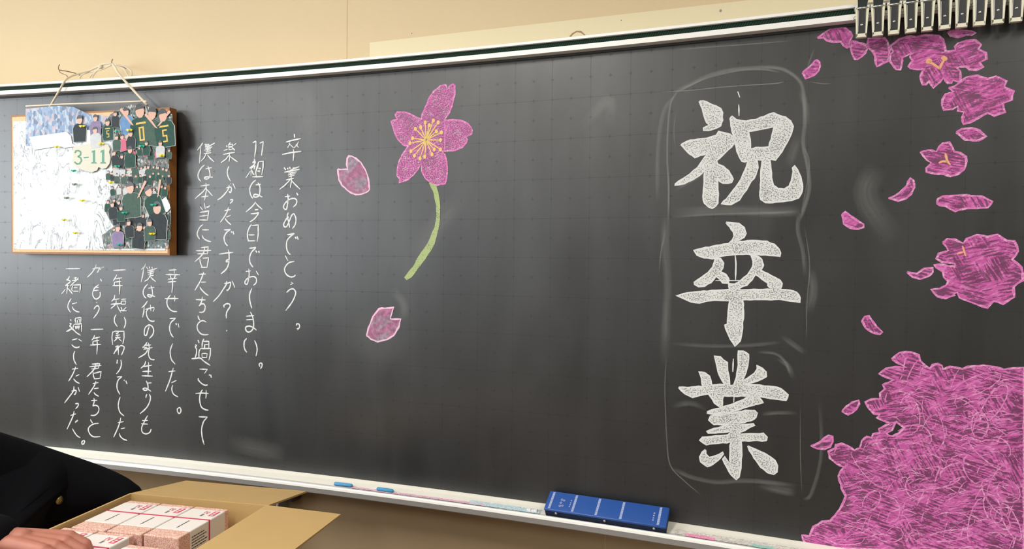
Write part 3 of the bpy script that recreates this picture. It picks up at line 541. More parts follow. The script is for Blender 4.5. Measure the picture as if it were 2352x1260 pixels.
TEXT = """
卒
-6740,-490 -6732,-595
-7020,-713 -6830,-674 -6526,-630
-6891,-735 -6902,-797 -6968,-879
-6890,-777 -6768,-886
-6598,-715 -6646,-807 -6756,-897
-6683,-785 -6597,-886
-6768,-928 -6750,-1023 -6773,-1269
-7147,-1068 -6828,-1020 -6500,-1000
業
-7084,-1449 -7022,-1518
-6978,-1467 -6936,-1499
-6895,-1437 -6875,-1491
-7071,-1584 -6826,-1549 -6558,-1514
-6887,-1538 -6729,-1484 -6563,-1437
-6790,-1472 -6680,-1469 -6631,-1456
-6936,-1615 -6801,-1597 -6655,-1587
-6948,-1671 -6826,-1649 -6691,-1636
-6875,-1616 -6825,-1733
-6923,-1720 -6801,-1696 -6723,-1683
-7009,-1813 -6874,-1785 -6740,-1767
-6838,-1649 -6825,-1838 -6861,-2043
-6825,-1754 -6923,-1857 -7069,-1980 -7229,-2078
-6837,-1817 -6702,-1946 -6527,-2092
お
-7049,-2297 -6872,-2278
~-6958,-2214 -6940,-2340 -6957,-2488 -6993,-2656 -7067,-2644 -7097,-2581 -7043,-2486 -6933,-2393 -6823,-2353 -6713,-2355 -6647,-2418 -6675,-2523 -6773,-2599
-6657,-2188 -6608,-2262
組
~-8105,-1157 -8092,-1211 -8129,-1253 -8167,-1284
-8155,-1273 -8054,-1244
~-8054,-1255 -8117,-1339 -8268,-1431
~-8242,-1442 -8167,-1412 -8104,-1382 -8079,-1404
-8071,-1357 -8104,-1467
-8204,-1443 -8216,-1657
-8242,-1528 -8305,-1612 -8393,-1713
~-8179,-1497 -8141,-1594 -8091,-1628
-7941,-1248 -7978,-1407 -8053,-1575
~-7954,-1258 -8003,-1406 -8046,-1554 -8020,-1687
-7954,-1258 -7791,-1242 -7795,-1412 -7840,-1645
-7953,-1450 -7865,-1457
-7985,-1524 -7890,-1533
-8166,-1690 -7784,-1693
一
-8156,-686 -8043,-648
-8043,-648 -8055,-871 -8097,-1126
一
-7918,-710 -7793,-668
-7793,-668 -7817,-858 -7854,-1080
は
~-8045,-1785 -8165,-1872 -8253,-2020 -8245,-2170 -8195,-2278 -8144,-2322
-8052,-1928 -7869,-1917
~-7977,-1865 -7914,-1963 -7901,-2112 -7938,-2250 -8038,-2291 -8114,-2275 -8101,-2215 -7988,-2222 -7813,-2295
今
~-8050,-2430 -8163,-2557 -8391,-2726
-8050,-2462 -7950,-2560 -7816,-2657
-8075,-2665 -7962,-2656
~-8226,-2782 -8062,-2772 -7949,-2752 -8012,-2848 -8112,-2943 -8258,-3024
楽
~-8938,-646 -8982,-699 -9012,-741
-9007,-719 -8981,-861
-8994,-709 -8866,-703 -8879,-868
-8981,-778 -8879,-778
-9002,-864 -8866,-860
-9084,-738 -9045,-783
-9174,-886 -9084,-861 -9033,-848
-8841,-747 -8726,-686
-8853,-822 -8777,-889
-9192,-1001 -8981,-973 -8776,-949
-8981,-947 -8955,-1077 -8980,-1223
-8981,-1022 -9083,-1138 -9268,-1245
-8955,-1056 -8827,-1146 -8669,-1241
し
~-8985,-1353 -9031,-1443 -9044,-1572 -9005,-1692 -8933,-1802
か
~-9082,-2004 -8953,-1974 -8902,-2008 -8915,-2116 -8953,-2137 -8992,-2093
~-8979,-1909 -9004,-2027 -9133,-2177 -9261,-2284 -9396,-2358
-8915,-1873 -8928,-1888
-8851,-1868 -8761,-2028
っ
~-8952,-2364 -8863,-2350 -8876,-2408 -8952,-2466
た
-9145,-2680 -8926,-2646
~-9003,-2580 -9055,-2720 -9157,-2871 -9291,-3027
-9080,-2872 -8926,-2819
~-9113,-2904 -9093,-2948 -9015,-3024 -8912,-3101
僕
~-9926,-621 -9978,-696 -10122,-844
-9991,-750 -10017,-979 -10043,-1237
~-9847,-657 -9795,-735
-9782,-659 -9756,-715
-9717,-661 -9704,-716
~-9847,-755 -9704,-738 -9587,-688 -9484,-648
-9834,-810 -9704,-788 -9574,-758
-9873,-853 -9756,-839 -9626,-813
-9769,-769 -9743,-879
-9821,-898 -9704,-884 -9626,-872
-9886,-961 -9756,-948 -9613,-931
-9769,-921 -9860,-1071 -9990,-1188
-9756,-987 -9652,-1099 -9496,-1217
は
~-9860,-1290 -9990,-1396 -10082,-1547 -10082,-1679 -9990,-1790
-9820,-1411 -9599,-1380
~-9742,-1326 -9677,-1491 -9664,-1623 -9729,-1708 -9833,-1717 -9859,-1673 -9768,-1653 -9560,-1669
本
-10011,-1926 -9677,-1895
-9807,-1838 -9794,-2079 -9858,-2362
-9802,-1980 -9911,-2099 -10199,-2303
-9794,-2013 -9702,-2102 -9567,-2231
-9976,-2256 -9715,-2233
当
-10015,-2547 -9931,-2651
-9858,-2439 -9832,-2626
~-9663,-2522 -9728,-2561 -9793,-2565
-10028,-2723 -9702,-2682 -9727,-2813 -9748,-2966
-10036,-2839 -9740,-2813
-10041,-2949 -9748,-2955
め
~-6931,-2751 -6968,-2867 -6918,-3036 -6888,-3194
~-6918,-2909 -6955,-2888 -7053,-3024 -7090,-3109 -7052,-3172 -6979,-3151 -6893,-2994 -6821,-2847 -6747,-2795 -6686,-2890 -6673,-2995 -6709,-3121 -6795,-3226
で
~-6970,-3398 -6867,-3390 -6733,-3363 -6867,-3457 -6977,-3584 -6984,-3795 -6927,-3922 -6853,-3974
-6701,-3461 -6659,-3520
-6635,-3447 -6593,-3541
と
-7032,-4003 -6943,-4154
~-6722,-4167 -6913,-4217 -7036,-4345 -7047,-4451 -6985,-4556 -6862,-4622 -6740,-4611 -6679,-4562
う
-6832,-4776 -6763,-4806 -6856,-4850
~-6983,-5081 -6861,-4988 -6750,-4975 -6677,-5057 -6701,-5184 -6810,-5377 -7011,-5612
日
~-8200,-3089 -8288,-3221 -8338,-3372 -8312,-3544 -8262,-3583
-8187,-3125 -7960,-3111 -7960,-3393 -7997,-3608
-8300,-3404 -8085,-3404
-8325,-3583 -8060,-3576
で
~-8274,-3798 -8160,-3791 -8047,-3779 -8185,-3909 -8255,-4060 -8247,-4211 -8196,-4296 -8133,-4360
-8046,-3865 -8003,-3925
-7946,-3875 -7920,-3929
お
-8391,-4488 -8214,-4468
~-8285,-4405 -8272,-4577 -8297,-4728 -8334,-4858 -8405,-4856 -8416,-4795 -8335,-4697 -8208,-4645 -8094,-4639 -8019,-4702 -8031,-4820 -8127,-4897
-8032,-4466 -7943,-4589
し
~-8174,-4984 -8245,-5137 -8257,-5288 -8219,-5460 -8173,-5577
で
~-9156,-3252 -9053,-3252 -8938,-3241 -9066,-3328 -9151,-3458 -9143,-3589 -9091,-3676 -9027,-3730
-8912,-3296 -8879,-3339
-8843,-3296 -8809,-3393
す
-9336,-3982 -9078,-3948 -8834,-3924
~-9001,-3838 -8980,-4001 -8987,-4175 -9064,-4209 -9077,-4176 -9000,-4143 -8987,-4240 -9051,-4393 -9154,-4493 -9270,-4575
か
~-9148,-4864 -9025,-4846 -8922,-4827 -8947,-4958 -8998,-5035 -9045,-5069 -9050,-5036
~-9063,-4786 -9063,-4873 -9179,-5028 -9334,-5228 -9542,-5420
-8870,-4778 -8767,-4980
？
~-9152,-5584 -9157,-5519 -9062,-5466 -8959,-5480 -8946,-5556 -9023,-5657 -9074,-5767 -9074,-5909
-9073,-6270 -9048,-6286
に
~-9910,-3086 -10028,-3173 -10114,-3327 -10106,-3437 -10027,-3536
-9941,-3250 -9701,-3251
~-9941,-3415 -9896,-3503 -9779,-3569 -9622,-3612
君
-9988,-3789 -9726,-3766 -9752,-3975
-10166,-3883 -9883,-3881 -9617,-3871
-10119,-3977 -9739,-3974
~-9857,-3784 -9870,-3899 -9988,-4053 -10211,-4221
~-10019,-4120 -10014,-4208 -9961,-4339 -9922,-4394
-9922,-4108 -9705,-4095 -9765,-4392
-9987,-4388 -9757,-4381
た
-10066,-4605 -9804,-4584
~-9882,-4525 -9961,-4714 -10065,-4892 -10210,-5094
-9987,-4836 -9798,-4832
~-10026,-4980 -9960,-5067 -9829,-5174 -9711,-5237
ち
-10170,-5370 -9816,-5372
~-9934,-5276 -9960,-5420 -10052,-5566
~-10052,-5559 -9960,-5497 -9868,-5505 -9829,-5582 -9855,-5693 -9933,-5750 -10051,-5749
。
~-6648,-6038 -6636,-5989 -6575,-5982 -6538,-6033 -6562,-6108 -6635,-6122
-6599,-6141 -6591,-6156
ま
-8377,-5821 -8104,-5790
-8377,-5929 -8129,-5905
~-8226,-5686 -8141,-5846 -8108,-6060 -8153,-6213 -8267,-6286 -8356,-6264 -8394,-6189 -8369,-6134 -8255,-6109 -8128,-6147 -8006,-6224
い
~-8350,-6476 -8432,-6570 -8444,-6722 -8405,-6829 -8342,-6896
~-8081,-6523 -8013,-6660 -7987,-6810 -8029,-6995
。
~-7885,-7300 -7918,-7237 -7885,-7197 -7822,-7200 -7817,-7275 -7872,-7364
と
~-10096,-5855 -10064,-5942 -10012,-6007
~-9789,-6043 -9920,-6004 -10051,-6063 -10122,-6177 -10090,-6308 -9985,-6404 -9854,-6432 -9710,-6415
過
-10090,-6596 -10051,-6694
~-10190,-6745 -10143,-6776 -10190,-6811 -10143,-6887 -10148,-7020 -10195,-7144
~-10327,-7184 -10195,-7167 -10011,-7147 -9853,-7250 -9643,-7354
~-9875,-6554 -9927,-6656 -9945,-6834
-9906,-6633 -9696,-6624 -9696,-6822
-9840,-6718 -9853,-6829
-9840,-6729 -9717,-6724
-9998,-6858 -9631,-6837 -9644,-7041 -9696,-7202
~-9998,-6858 -10050,-6971 -10050,-7160
-9945,-7000 -9932,-7125 -9761,-7117
-9945,-7000 -9753,-6997 -9769,-7113
ご
-10031,-7485 -9748,-7476
-9748,-7476 -9852,-7608
-9682,-7627 -9669,-7660
-9630,-7636 -9603,-7722
~-10068,-7760 -10076,-7816 -9957,-7920 -9826,-7967 -9734,-7946
せ
-10181,-8240 -9957,-8213 -9707,-8210
~-9918,-8106 -9996,-8211 -10030,-8413 -9970,-8631 -9825,-8710 -9707,-8719
-9794,-8109 -9786,-8209 -9804,-8371
て
-10062,-8948 -9746,-8930
~-9751,-8944 -9877,-9069 -9943,-9251 -9956,-9386 -9929,-9584 -9863,-9790
幸
-10970,-4419 -10956,-4586
-11157,-4493 -10876,-4473
-11278,-4624 -10743,-4623
-11104,-4655 -11077,-4733
-10916,-4646 -10956,-4731
-11184,-4768 -10850,-4729
-11197,-4858 -10890,-4830
-11010,-4732 -11015,-4978 -11042,-5179
せ
-11310,-5369 -10809,-5353
~-11096,-5248 -11211,-5385 -11224,-5542 -11144,-5675 -11010,-5749 -10855,-5756
-10943,-5267 -10930,-5378 -10951,-5446
で
-11130,-5983 -10903,-5958
~-10916,-5970 -11077,-6098 -11130,-6235 -11117,-6369 -11063,-6479 -10988,-6554
-10897,-6115 -10876,-6170
-10817,-6112 -10782,-6245
し
~-11015,-6746 -11090,-6906 -11112,-7042 -11063,-7242 -10924,-7381
僕
~-12022,-4292 -12063,-4388 -12185,-4484
-12095,-4445 -12131,-4660 -12194,-4876
-11995,-4398 -11927,-4476
-11886,-4386 -11859,-4453
~-11967,-4522 -11764,-4485 -11588,-4427
-11791,-4396 -11764,-4452
-11954,-4578 -11683,-4518
-11927,-4634 -11696,-4575
-11900,-4684 -11710,-4654
-11845,-4543 -11818,-4678
-11859,-4701 -11940,-4793 -12063,-4851
-11859,-4690 -11764,-4767 -11629,-4855
は
~-11941,-4928 -12077,-5067 -12118,-5203 -12077,-5316 -11995,-5377
-11927,-5064 -11696,-5025
~-11824,-4976 -11778,-5106 -11764,-5263 -11832,-5333 -11927,-5312 -11941,-5263 -11819,-5276 -11669,-5317
他
~-11960,-5460 -12036,-5564 -12173,-5681
-12077,-5610 -12091,-5792 -12141,-5975
-12023,-5722 -11710,-5645
-11710,-5645 -11705,-5713 -11751,-5782
-11846,-5570 -11824,-5773
~-11906,-5685 -11988,-5789 -11969,-5947 -11874,-6057 -11765,-6087 -11684,-6073
の
~-11887,-6239 -11942,-6376 -11996,-6526 -12065,-6517 -12078,-6427 -12037,-6289 -11901,-6205 -11779,-6246 -11724,-6369 -11765,-6506 -11888,-6624
先
~-11969,-6740 -12038,-6834 -12147,-6929
-12065,-6846 -11820,-6825
-12092,-6927 -11970,-6899
-11915,-6761 -11874,-6986
-12106,-6973 -11765,-6902
~-11929,-6954 -12038,-7106 -12298,-7250
~-11888,-6941 -11915,-7123 -11847,-7256 -11739,-7279 -11684,-7271
一
-13251,-4529 -12775,-4499
年
~-13112,-4653 -13163,-4745 -13260,-4861
-13163,-4791 -12913,-4752
-13204,-4895 -12955,-4867
-13204,-4895 -13213,-4998
-13280,-5011 -12886,-4992
-13010,-4788 -12997,-5017 -13011,-5280
短
~-13191,-5296 -13219,-5411 -13317,-5505
-13247,-5446 -13011,-5418
-13345,-5598 -12956,-5565
~-13136,-5455 -13164,-5593 -13345,-5736
-13109,-5615 -13026,-5750 -12957,-5851
-12948,-5432 -12749,-5418
-12942,-5496 -12943,-5588
-12942,-5485 -12763,-5480 -12782,-5583
-12943,-5588 -12777,-5579
-12943,-5679 -12915,-5759
-12749,-5674 -12860,-5768
-12998,-5784 -12736,-5788
い
~-13137,-5914 -13207,-6031 -13199,-6168 -13096,-6298
~-12838,-5985 -12783,-6109 -12792,-6224 -12847,-6340
関
-13277,-6459 -13305,-6655 -13278,-6885
-13263,-6481 -13194,-6444 -13000,-6442 -12847,-6432 -12839,-6638 -12890,-6834
~-13152,-6489 -13111,-6533
-13055,-6462 -13097,-6521
-13166,-6593 -12986,-6551
-13180,-6651 -12972,-6631
-13069,-6532 -13083,-6647 -13222,-6767
-13055,-6657 -12931,-6756
わ
-13070,-6876 -13056,-7186
~-13181,-6945 -13084,-6923 -13223,-7147 -13237,-7171
~-13167,-7087 -13000,-6908 -12876,-6903 -12834,-6958 -12890,-7098 -12946,-7192
が
~-14055,-4494 -13901,-4457 -13789,-4467 -13831,-4560 -13873,-4607
~-13900,-4341 -13943,-4457 -14084,-4621 -14253,-4763
-13775,-4432 -13733,-4512
-13691,-4431 -13677,-4466
-13635,-4407 -13621,-4442
、
-13742,-4801 -13697,-4874
も
-14001,-5094 -13804,-5067
-14001,-5180 -13818,-5160
~-13798,-4982 -13973,-5105 -14043,-5269 -14001,-5395 -13903,-5446 -13777,-5378 -13749,-5285 -13763,-5216
う
-13895,-5543 -13884,-5561
~-14003,-5773 -13918,-5682 -13834,-5662 -13792,-5748 -13863,-5889 -14017,-6060
一
-14123,-6426 -13640,-6395
年
~-13977,-6599 -14005,-6682 -14090,-6766
-14047,-6718 -13766,-6650
-14034,-6799 -13795,-6755
-14034,-6799 -14040,-6892
-14147,-6924 -13725,-6879
-13879,-6700 -13865,-6931 -13889,-7211
一
-15088,-4496 -14520,-4483
緒
~-14946,-4732 -14975,-4798 -15032,-4845 -15069,-4858
~-15061,-4858 -14961,-4868 -14919,-4914 -15090,-5034 -15090,-5045
-15090,-5034 -14962,-5043
-15018,-4986 -15054,-5309
-15105,-5151 -15176,-5234 -15262,-5307
~-15019,-5114 -14905,-5217 -14821,-5309
-14776,-4795 -14634,-4781
-14847,-4877 -14578,-4838
-14705,-4758 -14705,-4863
~-14578,-4780 -14748,-4922 -14919,-5054
~-14805,-5017 -14848,-5146 -14820,-5215
-14805,-5017 -14508,-4999 -14537,-5256
-14777,-5098 -14621,-5095
-14792,-5215 -14579,-5210
に
~-14878,-5446 -14992,-5617 -15007,-5758 -14908,-5900
-14850,-5625 -14651,-5580
~-14828,-5706 -14808,-5776 -14695,-5854 -14553,-5881
過
-14923,-6130 -14881,-6164
~-14952,-6259 -14881,-6269 -14938,-6341 -14867,-6397 -14967,-6483 -15081,-6522
~-15081,-6522 -14881,-6433 -14768,-6476 -14683,-6543 -14513,-6626
~-14710,-6065 -14724,-6147 -14696,-6251
-14710,-6077 -14497,-6052 -14512,-6234
-14625,-6121 -14554,-6114 -14568,-6224
-14639,-6144 -14639,-6226
-14767,-6277 -14469,-6251 -14484,-6513
~-14767,-6277 -14810,-6407 -14754,-6499
-14711,-6334 -14697,-6427
-14682,-6344 -14555,-6328 -14583,-6446
-14688,-6391 -14569,-6376
ご
-14854,-6788 -14641,-6733
-14599,-6750 -14471,-6815
~-14869,-6936 -14756,-7014 -14628,-7020 -14557,-6982
た
-11171,-7623 -10919,-7589
~-10993,-7498 -11109,-7851 -11202,-8062 -11288,-8243
-11063,-7964 -10880,-7877
~-11011,-8026 -11048,-8156 -10987,-8307 -10818,-8386
。
~-10788,-8710 -10849,-8773 -10818,-8874 -10757,-8887 -10711,-8802 -10742,-8722 -10788,-8710
生
~-12023,-7330 -12070,-7462 -12210,-7573
-12101,-7515 -11795,-7453
-12148,-7668 -11814,-7644
-12170,-7805 -11758,-7796
-11914,-7363 -11914,-7584 -11939,-7798
よ
~-12008,-7952 -11952,-8053 -11939,-8182 -12008,-8251 -12102,-8244 -12117,-8206 -12008,-8186 -11821,-8274
-11939,-8021 -11805,-8006
り
~-11977,-8372 -12008,-8433 -12014,-8494
~-11889,-8361 -11846,-8463 -11883,-8621 -12008,-8811 -12243,-9004
も
-12159,-9212 -11946,-9192
-12197,-9314 -11946,-9307
~-11952,-9036 -12071,-9232 -12172,-9422 -12150,-9577 -12009,-9619 -11869,-9556 -11816,-9448
り
~-13092,-7340 -13108,-7407 -13115,-7473
~-12966,-7334 -12944,-7478 -12998,-7638 -13135,-7797
で
-13116,-7894 -12919,-7865
~-12925,-7876 -13062,-7983 -13116,-8144 -13094,-8301 -12999,-8440
-12850,-7972 -12824,-7997
-12777,-7994 -12730,-8091
し
~-12990,-8518 -13047,-8667 -13064,-8826 -13000,-9006 -12842,-9114
た
-13081,-9341 -12858,-9292
~-12969,-9175 -13017,-9350 -13113,-9568 -13247,-9815
-12970,-9526 -12811,-9488
~-13024,-9667 -12986,-9770 -12859,-9853 -12726,-9877
君
-14084,-7531 -13779,-7496 -13827,-7652
-14181,-7621 -13715,-7554
-14101,-7686 -13827,-7652
~-13923,-7511 -13972,-7659 -14101,-7798 -14279,-7946
~-14036,-7768 -14021,-7901 -13973,-7999
-14004,-7820 -13722,-7753 -13764,-7972
-14005,-8001 -13764,-7972
た
-14054,-8155 -13828,-8108
~-13925,-8068 -13973,-8191 -14070,-8329 -14216,-8510
-13999,-8312 -13819,-8283
~-14006,-8432 -13942,-8495 -13814,-8548
ち
-14110,-8704 -13885,-8677
~-14007,-8613 -13991,-8724 -14056,-8874
~-14056,-8874 -13943,-8841 -13830,-8887 -13815,-9005 -13895,-9117 -14008,-9172 -14131,-9172
と
~-14144,-9306 -14106,-9371 -14057,-9421
~-13816,-9410 -14009,-9444 -14171,-9535 -14229,-9646 -14155,-9788 -14010,-9858 -13759,-9832
し
~-14746,-7139 -14795,-7269 -14779,-7429 -14683,-7586
た
-14862,-7728 -14618,-7690
~-14709,-7640 -14781,-7805 -14879,-7970 -14994,-8124
-14716,-7949 -14570,-7888
~-14798,-8033 -14701,-8122 -14561,-8174
か
~-14881,-8440 -14702,-8404 -14718,-8498 -14751,-8540 -14783,-8529
~-14782,-8274 -14799,-8422 -14914,-8563 -15160,-8841
-14620,-8292 -14562,-8449
っ
~-14736,-8843 -14622,-8828 -14629,-8909 -14727,-9003
た
-14923,-9230 -14704,-9163
~-14779,-9079 -14818,-9229 -14933,-9452 -15065,-9690
~-14738,-9453 -14705,-9410 -14640,-9366 -14705,-9432
~-14846,-9648 -14788,-9738 -14674,-9865 -14544,-9923
。
~-14431,-10003 -14480,-10066 -14464,-10132 -14399,-10100 -14373,-10018 -14431,-10003
"""
SMUDGE = """
.22 7.7 4011,-51 4390,93 4796,266 5261,361 5718,369 6230,337 6545,224 6827,-49 6910,-417 6934,-945 6912,-1404 7013,-1935 7051,-2397 6967,-2790 6851,-3152
.30 2.5 3729,-11 4392,-29 5068,-15 5725,-19 6299,-29 6517,-5
.25 3.5 4046,-89 4729,203 5459,326 6040,305 6420,203
.25 4.2 4166,7 3979,-295 3918,-890 3911,-1597 3956,-2306 3953,-3227
.16 12.3 6829,-181 6943,-584 6968,-1144
.14 9.1 4082,-127 3841,-426 3725,-950 3682,-1658 3696,-2655
.35 1.5 6980,-46 7283,-122 7462,-132
.22 2.8 3996,951 4785,940 5709,910 6657,889
.15 4.2 7118,675 7003,361 6948,6
.14 21.1 4018,-2909 5113,-2857 6411,-2913 6907,-2888
.18 2.5 6881,-1402 7041,-1805 6990,-2395 6878,-2987
.12 8.7 4080,-2380 4424,-2179 4831,-1984
.2 2.1 4104,-480 4059,-969 4119,-1465
.10 18.7 6582,-1950 6700,-1591 6786,-1199
.12 18.7 3914,-2936 3893,-3626 3969,-4568 3949,-5324 3905,-6590
.2 3.7 3903,-3281 3802,-3815 3747,-4384
.18 5.0 4008,-3000 4919,-2951 6079,-2938 6908,-2923
.16 8.2 6854,-2922 6834,-3331 6951,-3829 7001,-4384
.22 2.2 6967,-3215 7090,-4090 7051,-4909 7053,-5788
.14 16.1 7118,-4148 7181,-4672 7083,-5201
.12 8.1 4052,-6012 4967,-6024 5844,-5960 6548,-5845
.18 5.7 5990,-6102 6413,-6121 6639,-6315 6726,-6575
.12 11.1 6517,-5698 6824,-5918 7045,-6082
.10 6.7 6387,-4574 6937,-4590
.10 9.2 4336,-4342 4642,-4430
.2 3.0 3959,-6358 3936,-7025 3962,-7690 4005,-8354 4096,-8944 4460,-9298 4849,-9576
.14 9.8 4097,-8978 4555,-9153 5159,-9207 5715,-9102 6316,-9054 6931,-9065
.14 18.0 6079,-9149 6614,-9203 6905,-9225
.20 2.3 6956,-7224 6975,-8342 7020,-9271
.12 7.3 7351,-7065 7401,-8291 7219,-9181 7051,-9361
.16 7.8 6112,-7522 6466,-7457 6902,-7416
.14 11.9 6202,-7546 6237,-7859
.12 11.8 4108,-7511 4528,-7408 4912,-7505
.2 1.6 4527,-7375 4658,-7544
.14 10.6 6445,-6202 6681,-6374 6802,-6677
.18 7.7 4724,-9758 4882,-9670
.10 36.0 -45,398 565,-1088
.12 61.8 -895,119 -274,-711
.09 53.4 -3164,-4733 -2256,-3185 -1369,-2381
.14 24.8 1713,-819 2480,-115 2490,-862
.06 130.6 -6387,-1911 -4959,-2312 -4132,-1723
.06 126.4 -4939,-5632 -3964,-6329 -3281,-6899
.22 7.1 470,-995 541,-1043
.10 33.3 -4353,-9912 -3800,-10038
.08 89.9 -7872,545 -6397,213 -6102,-1046
.05 124.4 -9388,-3677 -9697,-6315 -8453,-8091
.12 24.3 -3566,-4862 -3159,-5332 -3223,-5814
.12 41.5 8429,-1963 8191,-2608 8790,-3639
.12 19.2 9090,-2449 8708,-3639
.1 46.6 -9067,-9580 -7839,-9737 -6940,-9785
"""
def rough(loop, step=.004, amp=.0006):
    o = []; n = len(loop)
    for i in range(n):
        a = Vector(loop[i]); c = Vector(loop[(i + 1) % n]); k = max(1, int((c - a).length / step))
        for j in range(k):
            q = a.lerp(c, j / k); o.append((q.x + R.uniform(-amp, amp), q.y + R.uniform(-amp, amp)))
    return o
def shapes():
    cur = None
    def flush():
        if not cur: return
        nm, col, lab = cur['h']
        fm, lm = {'white': ('white_fill', 'white_line'), 'pink': ('pink_fill', 'pink_line'), 'petal': ('petal_fill', 'petal_line')}[col]
        if nm == 'chalk_flower': fm = 'flower_fill'
        lw = {'white': .0038, 'pink': .0042, 'petal': .0045}[col]
        bm = bmesh.new(); n = 0
        for grp in cur['P']:
            loops = [rough(l, .008, .0007) for l in grp]
            fill(bm, loops, 0, 0)
            for lp in loops: ribbon(bm, lp + [lp[0]], lw, 1, .00012, False, .35)
            if nm == 'chalk_blossom_mass':   # petal outlines drawn over one another inside the mass
                xs = [p[0] for p in grp[0]]; ys_ = [p[1] for p in grp[0]]
                def inside(x, y):
                    c = False; g = grp[0]; j = len(g) - 1
                    for i in range(len(g)):
                        if (g[i][1] > y) != (g[j][1] > y) and x < (g[j][0] - g[i][0]) * (y - g[i][1]) / (g[j][1] - g[i][1]) + g[i][0]: c = not c
                        j = i
                    return c
                for k in range(70):   # whole petal outlines
                    x, y = R.uniform(min(xs), max(xs)), R.uniform(min(ys_), max(ys_)); a = R.uniform(0, 6.28); L, Wd = R.uniform(.02, .05), R.uniform(.010, .020)
                    pp = [(x + L * math.cos(q) * math.cos(a) - Wd * math.sin(q) * math.sin(a), y + L * math.cos(q) * math.sin(a) + Wd * math.sin(q) * math.cos(a)) for q in [z * .52 for z in range(R.choice((7, 9, 12)))]]
                    if all(inside(*q) for q in pp): ribbon(bm, pp, R.uniform(.0014, .0026), 1, .00016, True, .3)
                for k in range(520):
                    x, y = R.uniform(min(xs), max(xs)), R.uniform(min(ys_), max(ys_)); a = R.choice((.1, .2, -.25, -.1, .35, .05, 1.2)) + R.uniform(-.2, .2); L = R.uniform(.010, .045)
                    pp = [(x + math.cos(a) * L * t, y + math.sin(a) * L * t + .006 * math.sin(t * 3)) for t in (0, .33, .66, 1)]
                    if all(inside(*q) for q in pp): ribbon(bm, pp, R.uniform(.0012, .0026), 1, .0002, True, .3)
        for w, l in cur['L']: ribbon(bm, l, w * .0011, 1, .0002, True)
        o = flat_to_board(bm, .0004, nm, [CH[fm], CH[lm]], board); o['label'] = lab
        if cur['S']:
            bm = bmesh.new(); lp = rough(cur['S'][0], .008, .0005); fill(bm, [lp]); ribbon(bm, lp + [lp[0]], .003, 0, .0002, False, .3)
            c = flat_to_board(bm, .0005, 'flower_stem', CH['green_fill'], o); c['label'] = 'curved pale green chalk stem'
        for w, l in cur['T']:
            bm = bmesh.new(); ribbon(bm, l, .0032, 0, 0, True); x, y = l[-1]
            fill(bm, [[(x + .0048 * math.cos(a * .9), y + .0058 * math.sin(a * .9)) for a in range(7)]], 0, .0001)
            flat_to_board(bm, .0008, 'stamen', CH['yellow_line'], o)
        for w, l in cur['O']:
            bm = bmesh.new(); ribbon(bm, [(p.x, p.y) for p in catmull(l, 3)], .0045, 0, 0, True)
            flat_to_board(bm, .0008, 'stamen', CH['orange_line'], o)['label'] = 'orange chalk stamen'
    for line in SHAPES.strip().split('\n'):
        k, _, r = line.partition(' ')
        if k == 'G':
            flush(); h, _, lab = r.partition('|'); nm, col = h.split()
            cur = {'h': (nm, col, lab), 'P': [], 'L': [], 'S': [], 'T': [], 'O': []}
        elif k == 'P': cur['P'].append([dec(r)])
        elif k == 'H': cur['P'][-1].append(dec(r))
        elif k == 'S': cur['S'].append(dec(r))
        else:
            w, _, r = r.partition(' '); cur[k].append((float(w), dec(r)))
    flush()
shapes()

def handwriting():
    cur = None; n = 0
    for line in TEXT.strip().split('\n') + ['END']:
        if line == 'END' or ',' not in line:
            if cur: flat_to_board(cur, .0004, 'chalk_letter', CH['hand_line'], board)
            cur = bmesh.new(); n = 0; continue
        sm = line[0] == '~'; p = dec(line.lstrip('~'))
        if sm: p = [(q.x, q.y) for q in catmull([Vector(a) for a in p], 4)]
        ribbon(cur, p, .0041, 0, .00006 * n, True, .15); n += 1
handwriting()

for i, line in enumerate(SMUDGE.strip().split('\n')):
    a, w, r = line.split(' ', 2); a = min(.5, float(a) * 1.25); w = float(w) / 1000 * 1.35
    p = catmull([Vector(q) for q in dec(r)], 6)
    bm = bmesh.new(); rows = []; K = (-1, -.6, -.2, .2, .6, 1); lay = bm.verts.layers.float.new('dust_amount')
    acc = 0; uvl = bm.loops.layers.uv.new('UVMap'); us = []
    for j, q in enumerate(p):
        t = (p[min(j + 1, len(p) - 1)] - p[max(j - 1, 0)]).normalized(); nn = Vector((-t.y, t.x))
        if j: acc += (q - p[j - 1]).length
        e = min(1, min(j, len(p) - 1 - j) / 4); row = []
        for k in K:
            vv = bm.verts.new((0, 0, 0)); x = q + nn * (w / 2 * k); vv.co = BP(x.x, x.y, .0014 + i * .00004)
            vv[lay] = a * e * (1 - abs(k)) ** .7 * (1 - .3 * (k + 1) / 2); row.append(vv)
        rows.append(row); us.append(acc)
    for j in range(len(rows) - 1):
        for k in range(len(K) - 1):
            fc = bm.faces.new((rows[j][k], rows[j][k + 1], rows[j + 1][k + 1], rows[j + 1][k]))
            for l, (jj, kk) in zip(fc.loops, ((j, k), (j, k + 1), (j + 1, k + 1), (j + 1, k))): l[uvl].uv = (us[jj], K[kk] * w / 2)
    me = bpy.data.meshes.new('chalk_smear'); bm.to_mesh(me); bm.free(); me.materials.append(SMEAR)
    o = bpy.data.objects.new('chalk_smear', me); COL.objects.link(o); o.parent = board

